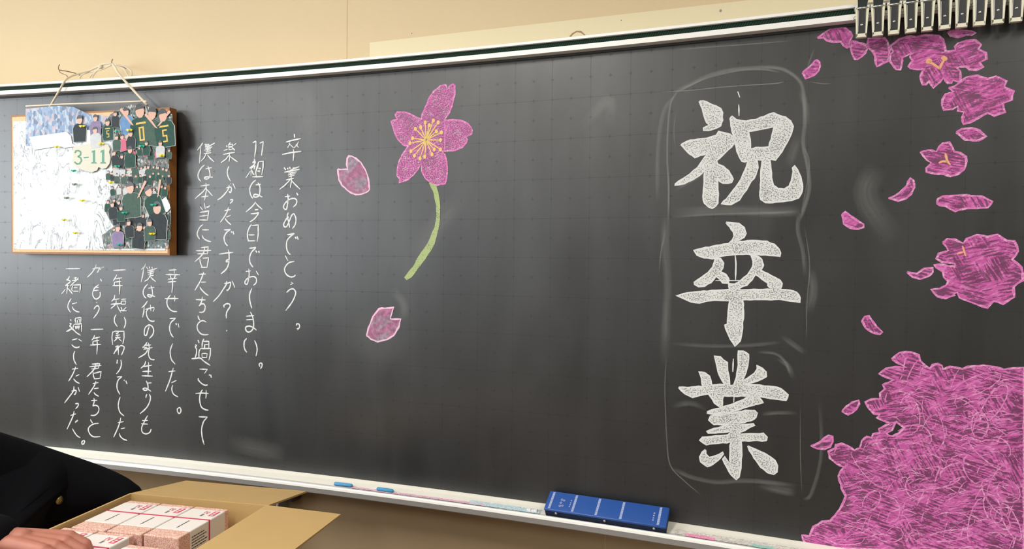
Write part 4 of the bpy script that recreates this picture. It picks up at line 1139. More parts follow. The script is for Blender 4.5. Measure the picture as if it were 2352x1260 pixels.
# ------------------------------------------------------------------ things in the chalk tray
def frame_at(s, z, off):
    th = KAPPA * s; x = Vector((math.cos(th), -math.sin(th), 0)); n = Vector((-math.sin(th), -math.cos(th), 0))
    p = BP(s, z, off)
    return Matrix(((x.x, -n.x, 0, p.x), (x.y, -n.y, 0, p.y), (0, 0, 1, p.z), (0, 0, 0, 1)))   # local +x along board, +y into the wall, +z up
M_BLUE = mat('blue_eraser_plastic', (.020, .085, .34), .38, bump=.05, bscale=60)
M_NAVY = mat('navy_eraser_felt', (.010, .022, .06), .9, bump=.6, bscale=400)
M_SILV = mat('silver_print', (.50, .52, .66), .5); M_RIVET = mat('steel_rivet', (.55, .55, .55), .35, .8)
er = empty('board_eraser'); er.matrix_world = frame_at(.262, -1.0425, .0562) @ Matrix.Rotation(math.radians(0.4), 4, 'Y')
tag(er, 'long blue board eraser lying in the chalk tray', 'eraser')
tilt = Matrix.Rotation(math.radians(31), 4, 'X')   # leaning: rear edge up against the board
b = MB(); b.rbox(-.150, .150, .0, .060, .0185, .0262, .0035, 0, tilt, 3); b.build('grip', M_BLUE, er, True)
b = MB(); b.rbox(-.1485, .1485, .0012, .058, .0015, .0187, .0015, 0, tilt); b.build('felt_pad', M_NAVY, er)
for x in (-.147 + .028, .003, .121):
    b = MB(); b.tube([tilt @ Vector((x, .0012, .0162)), tilt @ Vector((x, -.0014, .0162))], [.0034, .0028], 0, 12); b.build('rivet', M_RIVET, er, True)
for x in (-.137, -.078, -.019, .041, .130):
    b = MB(); b.box(x - .0030, x + .0030, .004, .056, .0262, .02628, 1, tilt)
    for k in range(17):
        y = .0045 + k * .0030; sh = .0012
        b.add([(x - .0028, y, .0264), (x + .0028, y + sh, .0264), (x + .0028, y + sh + .0018, .0264), (x - .0028, y + .0018, .0264)], [(0, 1, 2, 3)], 0, tilt)
    b.build('striped_band', [M_SILV, mat('pale_blue_print', (.07, .17, .48), .4)], er)
b = MB()
for x0, ys_, sc in ((-.112, (.016, .026, .036), 1.0), (-.106, (.018, .034), .8), (-.088, (.018, .024, .030, .037), .5), (.117, (.016, .022, .029, .036), .62)):
    for y in ys_:
        c = [(-.003, 0), (0, .003), (.003, 0), (0, -.003), (-.003, 0)]
        c = [(x0 + a * sc, y + d * sc) for a, d in c]
        for (ax, ay), (bx, by) in zip(c, c[1:]):
            dx, dy = bx - ax, by - ay; l = math.hypot(dx, dy) or 1; nx, ny = -dy / l * .0005, dx / l * .0005
            b.add([(ax + nx, ay + ny, .0264), (bx + nx, by + ny, .0264), (bx - nx, by - ny, .0264), (ax - nx, ay - ny, .0264)], [(0, 3, 2, 1)], 0, tilt)
b.build('lettering', M_SILV, er)['label'] = 'small silver lettering, worn'

def chalk_stick(name, s, z, off, L, r, color, label, grp, ang=0.0, seg=7):
    t = empty(name); t.matrix_world = frame_at(s, z, off) @ Matrix.Rotation(ang, 4, 'Z')
    b = MB(); b.tube([(-L / 2, 0, r), (-L / 2 + .002, 0, r), (L / 2 - .004, 0, r), (L / 2, .0005, r)], [r * .8, r, r, r * .45], 0, 12)
    o = b.build('stick', mat(name + '_chalk', color, .95, bump=.3, bscale=500), t, True); tag(t, label, 'chalk', grp)
chalk_stick('chalk_stick', -.475, -1.0373, .0510, .056, .0050, (.10, .34, .62), 'blue chalk stick at the left in the chalk tray', 'chalk sticks in the tray', .02)
chalk_stick('chalk_stick', -.345, -1.0373, .0505, .050, .0050, (.08, .33, .58), 'blue chalk stick nearer the eraser, with a pointed end', 'chalk sticks in the tray', -.02)
t = empty('chalk_stub'); t.matrix_world = frame_at(.072, -1.0375, .046); tag(t, 'white broken chalk stub beside the eraser', 'chalk')
b = MB()
for q in range(6): b.rbox(-.012 + q * .004, -.004 + q * .004, -.004 + R.uniform(-.003, .003), .003 + R.uniform(-.002, .003), 0, .004 + R.uniform(0, .003), .001)
b.build('stub', mat('white_chalk', (.85, .85, .83), .95), t)

def dust(s0, s1, o0, o1, color, seed, dens, lab):
    rr = random.Random(seed); b = MB(); n = int((s1 - s0) * 1000 * dens)
    for k in range(n):
        s = rr.uniform(s0, s1); o = rr.uniform(o0, o1); w = rr.uniform(.0012, .005); h = rr.uniform(.0003, .0012)
        zt = -1.034 - (o - .02) * .1 + .0001
        b.add([BP(s - w, zt, o), BP(s, zt, o + w * .35), BP(s + w, zt, o), BP(s, zt, o - w * .35), BP(s, zt + h, o)], [(0, 1, 4), (1, 2, 4), (2, 3, 4), (3, 0, 4)])
    o = b.build('chalk_dust', mat('dust_%d' % seed, color, 1, spec=0), None)
    tag(o, lab, 'chalk dust', None, 'stuff')
dust(-.10, .095, .034, .056, (.47, .62, .68), 1, 5, 'pale blue chalk dust in the tray left of the eraser')
dust(-.45, -.05, .046, .056, (.66, .42, .52), 2, 3, 'pink chalk dust in the tray between the blue sticks')
dust(.455, .52, .044, .057, (.75, .25, .42), 3, 7, 'bright pink chalk dust right of the eraser')
dust(.43, .72, .03, .056, (.62, .58, .55), 4, 2.5, 'grey chalk dust in the tray right of the eraser')
dust(.60, .65, .045, .057, (.30, .52, .48), 5, 6, 'green chalk dust in the tray under the pink blossoms')

# ------------------------------------------------------------------ clips on the frame
M_CREAM = mat('cream_clip_plastic', (.80, .79, .62), .4); M_PLATE = mat('grey_clip_plate', (.055, .057, .06), .4, .4); M_LEVER = mat('dark_metal_lever', (.07, .085, .09), .35, .6)
M_CW = mat('bright_steel', (.75, .75, .74), .25, .7)
def make_clip():
    t = empty('display_clip')
    yz = Matrix(((1, 0, 0, 0), (0, 0, -1, 0), (0, 1, 0, 0), (0, 0, 0, 1)))   # prism axis -> -y (out of the board)
    b = MB()
    b.prism([(-.0100, -.036), (.0100, -.036), (.0120, .012), (.0132, .030), (-.0132, .030), (-.0120, .012)], .0, .007, 0, yz)
    for sx in (-1, 1):
        b.prism([(sx * .0100, -.036), (sx * .0122, .012), (sx * .0138, .030), (sx * .0090, .030), (sx * .0080, .010), (sx * .0072, -.032)], .007, .0105, 0, yz)
    b.prism([(-.0100, -.036), (.0100, -.036), (.0104, -.0285), (-.0104, -.0285)], .007, .0105, 0, yz)
    b.build('clip_body', M_CREAM, t)
    b = MB(); b.box(-.0066, .0066, -.0088, -.0070, -.0272, .0225); b.build('plate', M_PLATE, t)
    b = MB(); b.box(-.0072, -.0060, -.0105, -.0080, -.025, .020); b.build('plate_edge', M_CW, t)
    b = MB(); b.ball((.0, -.0092, -.010), .0028, 0, 10, 6, (1, .6, .8)); b.build('rivet', M_CW, t, True)
    b = MB()
    b.add([(-.0082, -.009, .0262), (.0082, -.009, .0262), (.0128, -.016, .050), (-.0100, -.016, .050), (-.0082, -.0105, .0262), (.0082, -.0105, .0262), (.0128, -.0178, .050), (-.0100, -.0178, .050)],
          [(0, 1, 2, 3), (4, 7, 6, 5), (0, 4, 5, 1), (1, 5, 6, 2), (2, 6, 7, 3), (3, 7, 4, 0)])
    b.build('lever', M_LEVER, t)
    b = MB(); b.box(-.0105, .0105, -.0125, -.0098, .0235, .0262)
    for sx in (-1, 1): b.tube([(sx * .0105, -.011, .025), (sx * .0132, -.010, .025), (sx * .0145, -.006, .026), (sx * .0138, -.002, .022)], .0011, 0, 6)
    b.build('spring_wire', M_CW, t, True)
    b = MB()
    for sx in (-1, 1): b.tube([(sx * .0128 + .0028 * math.cos(a), -.0062 - .002 * abs(math.sin(a)), .006 + .0028 * math.sin(a)) for a in [q * .7 for q in range(9)]], .0006, 0, 5)
    b.build('hinge_pin', M_LEVER, t)
    return t
clip0 = make_clip()
ordinal = ['first', 'second', 'third', 'fourth', 'fifth', 'sixth', 'seventh', 'eighth', 'ninth', 'tenth', 'eleventh']
for i in range(11):
    c = clip0 if i == 0 else copy_tree(clip0)
    c.matrix_world = frame_at(.802 + .0302 * i, .1065 - .0002 * i, .027) @ Matrix.Rotation(math.radians(R.uniform(-1.2, 1.2)), 4, 'Y')
    tag(c, 'cream plastic spring clip with dark metal plate, %s from the left on the board frame' % ordinal[i], 'clip', 'spring clips hung along the board frame')

# ------------------------------------------------------------------ photo panel hung on the left
PW, PH, PT = .600, .443, .030
pr = BP(-1.079, 0, .010); pl = BP(-1.683, 0, .010)
ex = (pr - pl); ex.z = 0; ex.normalize(); ey = Vector((-ex.y, ex.x, 0))
panel = empty('photo_board')
# local: x from the left edge, y into the wall, z from the bottom edge; front face at y = -PT
po = pr - ex * PW; po.z = Z0 - .403
panel.matrix_world = Matrix(((ex.x, ey.x, 0, po.x), (ex.y, ey.y, 0, po.y), (0, 0, 1, po.z), (0, 0, 0, 1)))
tag(panel, 'wooden framed cork board covered with class photo cut-outs', 'photo board')
def cork_mat():
    m = mat('dotted_cork', (.72, .42, .22), .8); nt = m.node_tree; N = nt.nodes; b = N['Principled BSDF']
    tc = N.new('ShaderNodeTexCoord'); vo = N.new('ShaderNodeTexVoronoi'); vo.inputs['Scale'].default_value = 260; vo.inputs['Randomness'].default_value = .35
    nt.links.new(tc.outputs['Object'], vo.inputs['Vector'])
    mx = N.new('ShaderNodeMix'); mx.data_type = 'RGBA'; mx.inputs[6].default_value = (.42, .20, .10, 1); mx.inputs[7].default_value = (.84, .56, .32, 1)
    nt.links.new(ramp(nt, vo.outputs['Distance'], [(.12, 0), (.3, 1)]), mx.inputs[0]); nt.links.new(mx.outputs[2], b.inputs['Base Color']); return m
M_WOOD = mat('orange_brown_wood', (.30, .12, .025), .5, var=.3, vscale=25)
b = MB()
b.box(0, PW, -PT, 0, 0, .006); b.box(0, PW, -PT, 0, PH - .006, PH); b.box(0, .006, -PT, 0, .006, PH - .006); b.box(PW - .006, PW, -PT, 0, .006, PH - .006)
b.build('wooden_frame', M_WOOD, panel)
b = MB(); b.box(.006, PW - .006, -PT - .0006, -.006, .006, PH - .006); b.build('cork_sheet', cork_mat(), panel)
YF = -PT - .0008
def pm(*c, **k): return mat(*c, **k)
M_SKIN = mat('printed_skin', (.62, .36, .26), .35); M_HAIR = mat('printed_black_hair', (.02, .018, .02), .35)
M_SH = [mat('printed_green_shirt', (.022, .075, .058), .6, spec=.2, var=.35, vscale=120), mat('printed_grey_green_shirt', (.06, .11, .09), .6, spec=.2, var=.4, vscale=140), mat('printed_dark_shirt', (.03, .04, .045), .6, spec=.2, var=.4, vscale=120),
        mat('printed_blue_shirt', (.14, .28, .50), .6, spec=.2, var=.3, vscale=90), mat('printed_pink_shirt', (.60, .15, .24), .6, spec=.2), mat('printed_white_shirt', (.55, .58, .60), .6, spec=.2, var=.2, vscale=90), mat('printed_violet_shirt', (.25, .2, .35), .6, spec=.2, var=.3, vscale=90)]
M_PAPER = mat('cut_paper_edge', (.68, .71, .72), .4); M_EDGE = mat('photo_cut_edge', (.45, .48, .47), .4); M_NUM = mat('printed_yellow_number', (.62, .42, .05), .4)
def sketch_mat():
    m = mat('printed_white_drapery', (.85, .87, .88), .25, bump=.9, bscale=22); nt = m.node_tree; N = nt.nodes; b = N['Principled BSDF']
    tc = N.new('ShaderNodeTexCoord'); mp = N.new('ShaderNodeMapping'); mp.inputs['Scale'].default_value = (1, 1, .45); nt.links.new(tc.outputs['Object'], mp.inputs[0])
    n = N.new('ShaderNodeTexNoise'); n.inputs['Scale'].default_value = 26; n.inputs['Detail'].default_value = 7; n.inputs['Distortion'].default_value = 1.4; nt.links.new(mp.outputs[0], n.inputs['Vector'])
    d = math_node(nt, 'ABSOLUTE', math_node(nt, 'SUBTRACT', n.outputs['Fac'], .5))
    n2 = N.new('ShaderNodeTexNoise'); n2.inputs['Scale'].default_value = 9; n2.inputs['Detail'].default_value = 2; nt.links.new(tc.outputs['Object'], n2.inputs['Vector'])
    ln = math_node(nt, 'MULTIPLY', ramp(nt, d, [(.0, 1), (.030, 0)]), ramp(nt, n2.outputs['Fac'], [(.38, 0), (.52, 1)]))
    mx = N.new('ShaderNodeMix'); mx.data_type = 'RGBA'; mx.inputs[6].default_value = (.62, .67, .69, 1); mx.inputs[7].default_value = (.10, .10, .12, 1)
    nt.links.new(ln, mx.inputs[0]); nt.links.new(mx.outputs[2], b.inputs['Base Color']); return m
M_SK = sketch_mat()
def crowd_mat(name, cols, scale):
    m = mat(name, cols[0], .4); nt = m.node_tree; N = nt.nodes; b = N['Principled BSDF']
    tc = N.new('ShaderNodeTexCoord'); mp = N.new('ShaderNodeMapping'); mp.inputs['Scale'].default_value = (1.3, 1, .8); nt.links.new(tc.outputs['Object'], mp.inputs[0])
    vo = N.new('ShaderNodeTexVoronoi'); vo.inputs['Scale'].default_value = scale; nt.links.new(mp.outputs[0], vo.inputs['Vector'])
    sp = N.new('ShaderNodeSeparateColor'); nt.links.new(vo.outputs['Color'], sp.inputs[0])
    rp = N.new('ShaderNodeValToRGB'); rp.color_ramp.interpolation = 'CONSTANT'; el = rp.color_ramp.elements
    while len(el) > 1: el.remove(el[-1])
    el[0].color = (*cols[0], 1)
    for i, c in enumerate(cols[1:]):
        e = el.new((i + 1) / len(cols)); e.color = (*c, 1)
    nt.links.new(sp.outputs[0], rp.inputs[0]); nt.links.new(rp.outputs[0], b.inputs['Base Color']); return m
M_CROWD = crowd_mat('printed_crowd', [(.03, .08, .065), (.012, .018, .018), (.32, .18, .15), (.06, .12, .10), (.40, .44, .44), (.02, .05, .045), (.10, .13, .13)], 150)
M_SEA = crowd_mat('printed_blue_crowd', [(.14, .24, .40), (.22, .32, .48), (.09, .14, .24), (.40, .48, .56), (.16, .27, .45), (.45, .36, .40)], 90)
def sheet(name, poly, y, m, lab=None, th=.0008, edge=True):
    """a thin print: poly in metres (x from the left edge, z from the bottom edge)"""
    b = MB(); Mx = Matrix(((1, 0, 0, 0), (0, 0, -1, y), (0, 1, 0, 0), (0, 0, 0, 1)))
    b.prism(poly, 0, th, 0, Mx); o = b.build(name, m, panel)
    if lab: o['label'] = lab
    return o
def PX(x, y): # where the photograph shows it on the face -> metres on the panel
    return (_pu(x), _pv(x, y))
# face corners: x 391 is the right edge, perspective fitted along the panel
O3 = panel.matrix_world
def on_face(x, y):
    """point of the panel's face seen through a traced picture point"""
    d = r_ * ((x - 1176) / CAM_F) + d_ * ((y - 630) / CAM_F) + f_
    inv = O3.inverted(); o = inv @ Vector(CAM_C); dd = inv.to_3x3() @ d
    t = (YF - o.y) / dd.y; p = o + dd * t; return (p.x, p.z)
def P(s): return [on_face(*[float(c) for c in a.split(',')]) for a in s.split()]
sheet('drapery_print', [(.012, .014), (PW - .014, .014), (PW - .014, PH - .022), (.012, PH - .020)], YF, M_SK, 'white drapery photo print')
sheet('sea_print', P('134,330 60,335 60,250 134,243 170,246 205,262 260,268 262,290 225,292 215,300 190,310 180,320'), YF - .001, M_SEA, 'blue crowd photo print')
sheet('crowd_print', P('255,262 300,240 345,246 396,262 400,300 398,325 390,345 388,375 391,400 384,420 386,450 393,470 394,500 388,570 240,571 235,540 262,520 250,500 240,480 250,455 262,440 275,420 262,400 258,380 268,350 262,320 240,325 232,300'), YF - .001, M_CROWD, 'dense green crowd photo print')
def person_print(x, y, h, shirt, turn=0, num=False, depth=0, arms=0):
    """a cut-out photograph of a pupil: head centre x, y and height h, all in panel metres"""
    b = MB(); Mx = Matrix(((1, 0, 0, x), (0, 0, -1, YF - .002 - depth), (0, 1, 0, y), (0, 0, 0, 1))) @ Matrix.Rotation(turn, 4, 'Z'); k = h / 1.0
    body = [(-.30, -.9), (.30, -.9), (.34, -.35), (.26, -.20), (.10, -.14), (-.10, -.14), (-.26, -.20), (-.34, -.35)]
    sc = lambda pl, q=1: [(a * k * q, c * k * q) for a, c in pl]
    b.prism([(a * 1.06, c * 1.02 + .005 * k) for a, c in sc(body)], 0, .0004, 3, Mx)
    b.prism(sc(body), .0004, .0006, 0, Mx)
    el = lambda cx, cy, rx, ry: [((cx + rx * math.cos(a * .628)) * k, (cy + ry * math.sin(a * .628)) * k) for a in range(10)]
    b.prism(el(0, .0, .135, .175), .0006, .0008, 1, Mx)
    b.prism([((.15 * math.cos(a)) * k, (.02 + .185 * math.sin(a)) * k) for a in [q * math.pi / 7 for q in range(8)]] + [(-.10 * k, .05 * k), (.10 * k, .06 * k)], .0008, .0010, 2, Mx)
    if arms:
        b.prism(sc([(.22, -.34), (.30, -.30), (.62, .12), (.55, .17)] if arms > 0 else [(-.22, -.34), (-.30, -.30), (-.62, .12), (-.55, .17)][::-1]), .0006, .0009, 1, Mx)
    if num:
        R4 = lambda x0, x1, y0, y1: [(x0, y0), (x1, y0), (x1, y1), (x0, y1)]
        digit = [R4(-.08, -.035, -.72, -.44), R4(.035, .08, -.72, -.44), R4(-.08, .08, -.76, -.72), R4(-.08, .08, -.44, -.40)] if num == 1 else \
                [R4(-.08, .08, -.44, -.40), R4(-.08, -.035, -.56, -.44), R4(-.08, .08, -.60, -.56), R4(.035, .08, -.72, -.60), R4(-.08, .08, -.76, -.72)]
        for pl in digit: b.prism(sc(pl), .0006, .0009, 4, Mx)
        b.prism(sc([(-.16, -.33), (.16, -.33), (.14, -.28), (-.14, -.28)]), .0006, .0009, 4, Mx)
    return b.build('pupil_cutout', [M_SH[shirt], M_SKIN, M_HAIR, M_EDGE, M_NUM], panel)
rp = random.Random(5)
# crowd rows first, the big pupils over them
for (x0, x1, y, n, h, sh) in ((262, 385, 300, 9, .030, (0, 1, 4, 6, 5)), (268, 388, 345, 10, .030, (0, 0, 1, 4)), (262, 386, 385, 13, .032, (0, 1, 1, 5)), (250, 388, 400, 14, .026, (0, 1, 2)), (262, 384, 430, 10, .030, (1, 1, 0, 5)), (252, 300, 465, 5, .034, (2, 0)), (270, 380, 492, 8, .034, (1, 2, 2)), (262, 385, 525, 8, .036, (2, 6, 1))):
    for k in range(n):
        a = on_face(x0 + (x1 - x0) * k / (n - 1) + rp.uniform(-3, 3), y + rp.uniform(-5, 5))
        person_print(a[0], a[1], h * rp.uniform(.85, 1.15), rp.choice(sh), rp.uniform(-.15, .15), False, .0005 + k * .00008)
BIG = [(292, 258, .075, 3, .1, False, 0), (324, 256, .118, 0, .10, 1, -1), (352, 262, .105, 1, -.15, False, 1), (377, 266, .105, 0, .12, 2, -1), (186, 276, .075, 2, 0, False, 0), (222, 272, .060, 6, 0, False, 0), (250, 282, .060, 0, .05, 2, 0), (268, 262, .045, 2, 0, False, 0),
       (302, 432, .100, 1, .1, False, 1), (344, 440, .092, 0, .45, False, 1), (364, 478, .105, 2, .0, False, 0), (324, 522, .072, 2, -.1, False, 1), (274, 524, .064, 6, 0, False, 0), (302, 345, .060, 0, 0, False, 0), (222, 300, .060, 5, .1, False, 0), (284, 315, .048, 4, .2, False, 1), (304, 308, .052, 2, 0, False, 0), (272, 316, .045, 1, 0, False, 0), (340, 330, .040, 0, 0, False, 0), (372, 330, .046, 5, 0, False, 0), (266, 352, .045, 2, .2, False, 0), (284, 360, .040, 2, -.2, False, 0),
       (262, 470, .050, 2, .1, False, 0), (282, 478, .045, 0, 0, False, 0), (348, 512, .060, 1, 0, False, 0), (300, 512, .050, 2, .1, False, 0)]
for i, (x, y, h, sh, tn, nu, ar) in enumerate(BIG):
    a = on_face(x, y); person_print(a[0], a[1], h, sh, tn, nu, .0020 + i * .00012, ar)
sheet('white_cutout', P('372,460 384,452 393,470 394,478 388,486 378,490 371,484'), YF - .0045, M_PAPER, 'white blank paper cut-out')
sheet('white_cutout', P('134,306 155,303 165,312 168,330 180,336 150,340 134,336 80,345 70,315'), YF - .0030, M_PAPER, 'white drape shaped cut-out')
sheet('white_cutout', P('193,310 200,298 212,300 222,312 228,330 222,335 196,332'), YF - .0030, M_PAPER)
# class badge
badge = sheet('class_badge', P('170,345 174,336 190,334 200,332 215,330 230,328 243,329 252,334 256,342 254,350 257,362 255,376 248,386 238,388 230,384 226,392 214,396 200,393 186,388 175,382 168,372 172,358'), YF - .0048, mat('cream_card', (.60, .59, .48), .5), 'cream cloud-shaped card reading 3-11', .0012)
M_GRN = mat('dark_green_print', (.05, .24, .14), .4); b = MB()
Mx = Matrix(((1, 0, 0, 0), (0, 0, -1, YF - .0061), (0, 1, 0, 0), (0, 0, 0, 1)))
def px_poly(s): b.prism(P(s), 0, .0003, 0, Mx)
px_poly('215,347 222,345 222,372 226,374 226,376 213,376 213,374 217,372 217,350 214,351'); px_poly('236,346 243,344 243,372 247,374 247,376 234,376 234,374 238,372 238,350 234,351')
px_poly('196,361 207,360 207,363 196,364')
three = [(176, 352), (178, 347), (184, 346), (189, 349), (189, 356), (183, 360), (189, 363), (191, 369), (187, 376), (180, 377), (175, 372)]
for (ax, ay), (bx, by) in zip(three, three[1:]):
    dx, dy = bx - ax, by - ay; l = math.hypot(dx, dy); nx, ny = -dy / l * 1.7, dx / l * 1.7; e = .4
    px_poly('%f,%f %f,%f %f,%f %f,%f' % (ax + nx - dx * e / l, ay + ny, bx + nx + dx * e / l, by + ny, bx - nx + dx * e / l, by - ny, ax - nx - dx * e / l, ay - ny))
o = b.build('badge_lettering', M_GRN, badge); o['label'] = 'green serif characters 3-11'
# winged push pins
M_PY, M_PG, M_PK = mat('yellow_plastic', (.75, .68, .03), .35), mat('green_plastic', (.02, .40, .26), .35), mat('grey_plastic', (.22, .24, .2), .4)
pins = [(195, 291, M_PY), (303, 300, M_PY), (238, 331, M_PY), (261, 420, M_PY), (196, 461, M_PY), (154, 505, M_PY), (180, 535, M_PY), (355, 537, M_PY), (377, 358, M_PY), (275, 303, M_PG), (331, 337, M_PG), (275, 383, M_PG), (176, 393, M_PG), (292, 489, M_PG), (358, 471, M_PG), (280, 562, M_PG), (178, 424, M_PK), (160, 455, M_PK), (137, 338, M_PY)]
cn = {'yellow_plastic': 'yellow', 'green_plastic': 'green', 'grey_plastic': 'grey'}
for i, (x, y, m) in enumerate(pins):
    a = on_face(x, y); b = MB(); c = Vector((a[0], YF - .010, a[1]))
    b.tube([c + Vector((0, .006, 0)), c], [.0008, .0012], 1, 6)
    for sx in (-1, 1):
        b.add([c, c + Vector((sx * .006, -.002, .0042)), c + Vector((sx * .0125, -.001, .0012)), c + Vector((sx * .006, 0, -.0036)), c + Vector((0, -.0025, .001))], [(0, 1, 4), (0, 3, 2, 1), (1, 2, 3, 4), (0, 4, 3)], 0)
    b.ball(c + Vector((0, -.001, 0)), .0036, 0, 8, 5)
    o = b.build('push_pin', [m, M_CW], panel); o['label'] = '%s winged push pin' % cn[m.name]

# ------------------------------------------------------------------ hooks and string
M_HOOK = mat('weathered_wire_hook', (.25, .20, .16), .5, .6); M_STR = mat('cream_cotton_string', (.72, .64, .50), .9, bump=.5, bscale=300)
def WP(x, y, off):
    """traced picture point on a surface lying off metres in front of the board's arc (negative: at the wall)"""
    d = r_ * ((x - 1176) / CAM_F) + d_ * ((y - 630) / CAM_F) + f_; o = Vector(CAM_C)
    rc = 1 / KAPPA - off; ox, oy = o.x, o.y + 1 / KAPPA
    A = d.x ** 2 + d.y ** 2; B = ox * d.x + oy * d.y; C_ = ox * ox + oy * oy - rc * rc
    return o + d * ((-B + math.sqrt(B * B - A * C_)) / A)
def hook(x, y, lab):
    c = WP(x, y, -.075); t = empty('wall_hook', (c.x, YW, c.z)); tag(t, lab, 'hook', 'wire hooks above the board')
    dy = c.y - YW
    b = MB(); b.tube(catmull([Vector((0, .01, .0)), Vector((0, dy * .6, -.001)), Vector((.001, dy, -.004)), Vector((.001, dy - .003, .006)), Vector((.002, dy, .014))], 5), .0016, 0, 8); b.build('hook_wire', M_HOOK, t, True)
    b = MB(); b.tube([(0, .0, 0), (0, -.0015, 0)], .005, 0, 12); b.build('hook_plate', M_HOOK, t)
hook(258, 146, 'small dark wire hook holding the string of the photo board'); hook(136, 158, 'small dark wire hook at the far left with a loose wire')
def string(pts, r=.0021):
    b = MB(); b.tube(catmull([WP(*p) for p in pts], 6), r, 0, 8); return b
st = empty('hanging_string'); tag(st, 'cream string slung from the hooks to carry the photo board', 'string')
string([(259, 147, -.050), (267, 160, .012), (273, 170, .033), (300, 200, .037), (338, 241, .044)], .0036).build('string_strand', M_STR, st, True)
string([(334, 232, .042), (240, 236, .042), (134, 240, .042), (60, 244, .042)], .0028).build('string_strand', M_STR, st, True)
string([(258, 146, -.060), (236, 148, -.055), (205, 162, -.055), (172, 172, -.03), (160, 177, .0), (150, 184, .033), (138, 205, .036), (112, 250, .042)], .0032).build('string_strand', M_STR, st, True)
string([(262, 148, -.060), (285, 152, -.056), (300, 162, -.054), (302, 172, -.052), (296, 176, -.054), (284, 158, -.058), (262, 150, -.060)], .0028).build('string_strand', M_STR, st, True)
string([(258, 148, -.060), (240, 154, -.058), (228, 158, -.058), (216, 170, -.058), (212, 178, -.058)], .0025).build('string_strand', M_STR, st, True)
string([(240, 146, -.058), (226, 160, -.057), (212, 170, -.058), (206, 178, -.058)], .0025).build('string_strand', M_STR, st, True)
string([(258, 148, -.058), (232, 160, -.058), (196, 168, -.058), (186, 174, -.058), (183, 180, -.058)], .0025).build('string_strand', M_STR, st, True)
kb = MB(); c = WP(230, 153, -.052); kb.ball(c, .006, 0, 8, 6, (1.4, .8, 1)); c = WP(334, 234, .044); kb.ball(c, .005, 0, 8, 6, (1.3, .8, 1)); kb.build('knot', M_STR, st, True)
wl = MB(); wl.tube(catmull([WP(136, 160, -.07), WP(138, 166, -.07), WP(145, 170, -.065), (WP(153, 173, -.06)), WP(155, 178, -.05)], 5), .0014, 0, 6)
o = wl.build('loose_wire', M_HOOK); tag(o, 'short bent dark wire dangling from the far left hook', 'wire')

# ------------------------------------------------------------------ the cardboard box on its desk
BA = math.radians(8.686); BZ = .975
box = empty('cardboard_box', (-.7553, -.5027, BZ - .140), BA)
tag(box, 'open brown cardboard box of wrapped packs in front of the board', 'box')
M_CARD = mat('brown_cardboard', (.50, .335, .135), .8, bump=.12, bscale=25, var=.05, vscale=14)
M_CARDE = mat('cardboard_cut_edge', (.42, .27, .10), .9)
BW, BD, BH, T = .352, .400, .140, .005
def bx(name, *a, m=M_CARD):
    b = MB(); b.box(*a); return b.build(name, m, box)
bx('back_panel', 0, BW, -T, 0, 0, BH); bx('front_panel', 0, BW, -BD, -BD + T, 0, BH)
bx('side_panel', 0, T, -BD + T, -T, 0, BH); bx('side_panel', BW - T, BW, -BD + T, -T, 0, BH); bx('bottom_panel', T, BW - T, -BD + T, -T, 0, T)
def flap(corners):  # four corners of the top side, folded outward
    v = [Vector(c) for c in corners]; n = (v[1] - v[0]).cross(v[2] - v[0]).normalized()
    if n.z < 0: n = -n
    v += [p - n * .004 for p in v]
    return obj('flap', v, [(0, 1, 2, 3), (7, 6, 5, 4), (0, 4, 5, 1), (1, 5, 6, 2), (2, 6, 7, 3), (3, 7, 4, 0)], [M_CARD, M_CARDE], box, idx=[0, 0, 1, 1, 1, 1])
flap([(0.002, 0, BH), (BW + .002, .0, BH + .001), (BW - .008, .190, BH - .030), (.002, .194, BH - .030)])
flap([(BW, -.001, BH), (BW, -BD + .002, BH), (BW + .165, -BD + .01, BH - .006), (BW + .172, .001, BH - .006)])
flap([(0, -.004, BH - .001), (0, -BD + .004, BH - .001), (-.020, -BD + .004, .006), (-.020, -.004, .006)])
flap([(.003, -BD, BH - .001), (BW - .003, -BD, BH - .001), (BW - .003, -BD - .03, .006), (.003, -BD - .03, .006)])

# packs
def pink_mat():
    m = mat('pink_patterned_wrap', (.72, .45, .36), .6); nt = m.node_tree; N = nt.nodes; b = N['Principled BSDF']
    tc = N.new('ShaderNodeTexCoord'); n = N.new('ShaderNodeTexNoise'); n.inputs['Scale'].default_value = 420; n.inputs['Detail'].default_value = 2; nt.links.new(tc.outputs['Object'], n.inputs['Vector'])
    mx = N.new('ShaderNodeMix'); mx.data_type = 'RGBA'; mx.inputs[6].default_value = (.60, .31, .25, 1); mx.inputs[7].default_value = (.82, .58, .48, 1)
    nt.links.new(ramp(nt, n.outputs['Fac'], [(.42, 0), (.58, 1)]), mx.inputs[0]); nt.links.new(mx.outputs[2], b.inputs['Base Color']); return m
M_PINKW = pink_mat(); M_SLEEVE = mat('white_paper_sleeve', (.78, .74, .70), .55); M_RED = mat('red_print', (.62, .07, .13), .5); M_BAND = mat('red_elastic_band', (.55, .04, .10), .5); M_INK = mat('black_ink', (.05, .05, .06), .6)
PKW, PKL, PKH = .0805, .166, .056
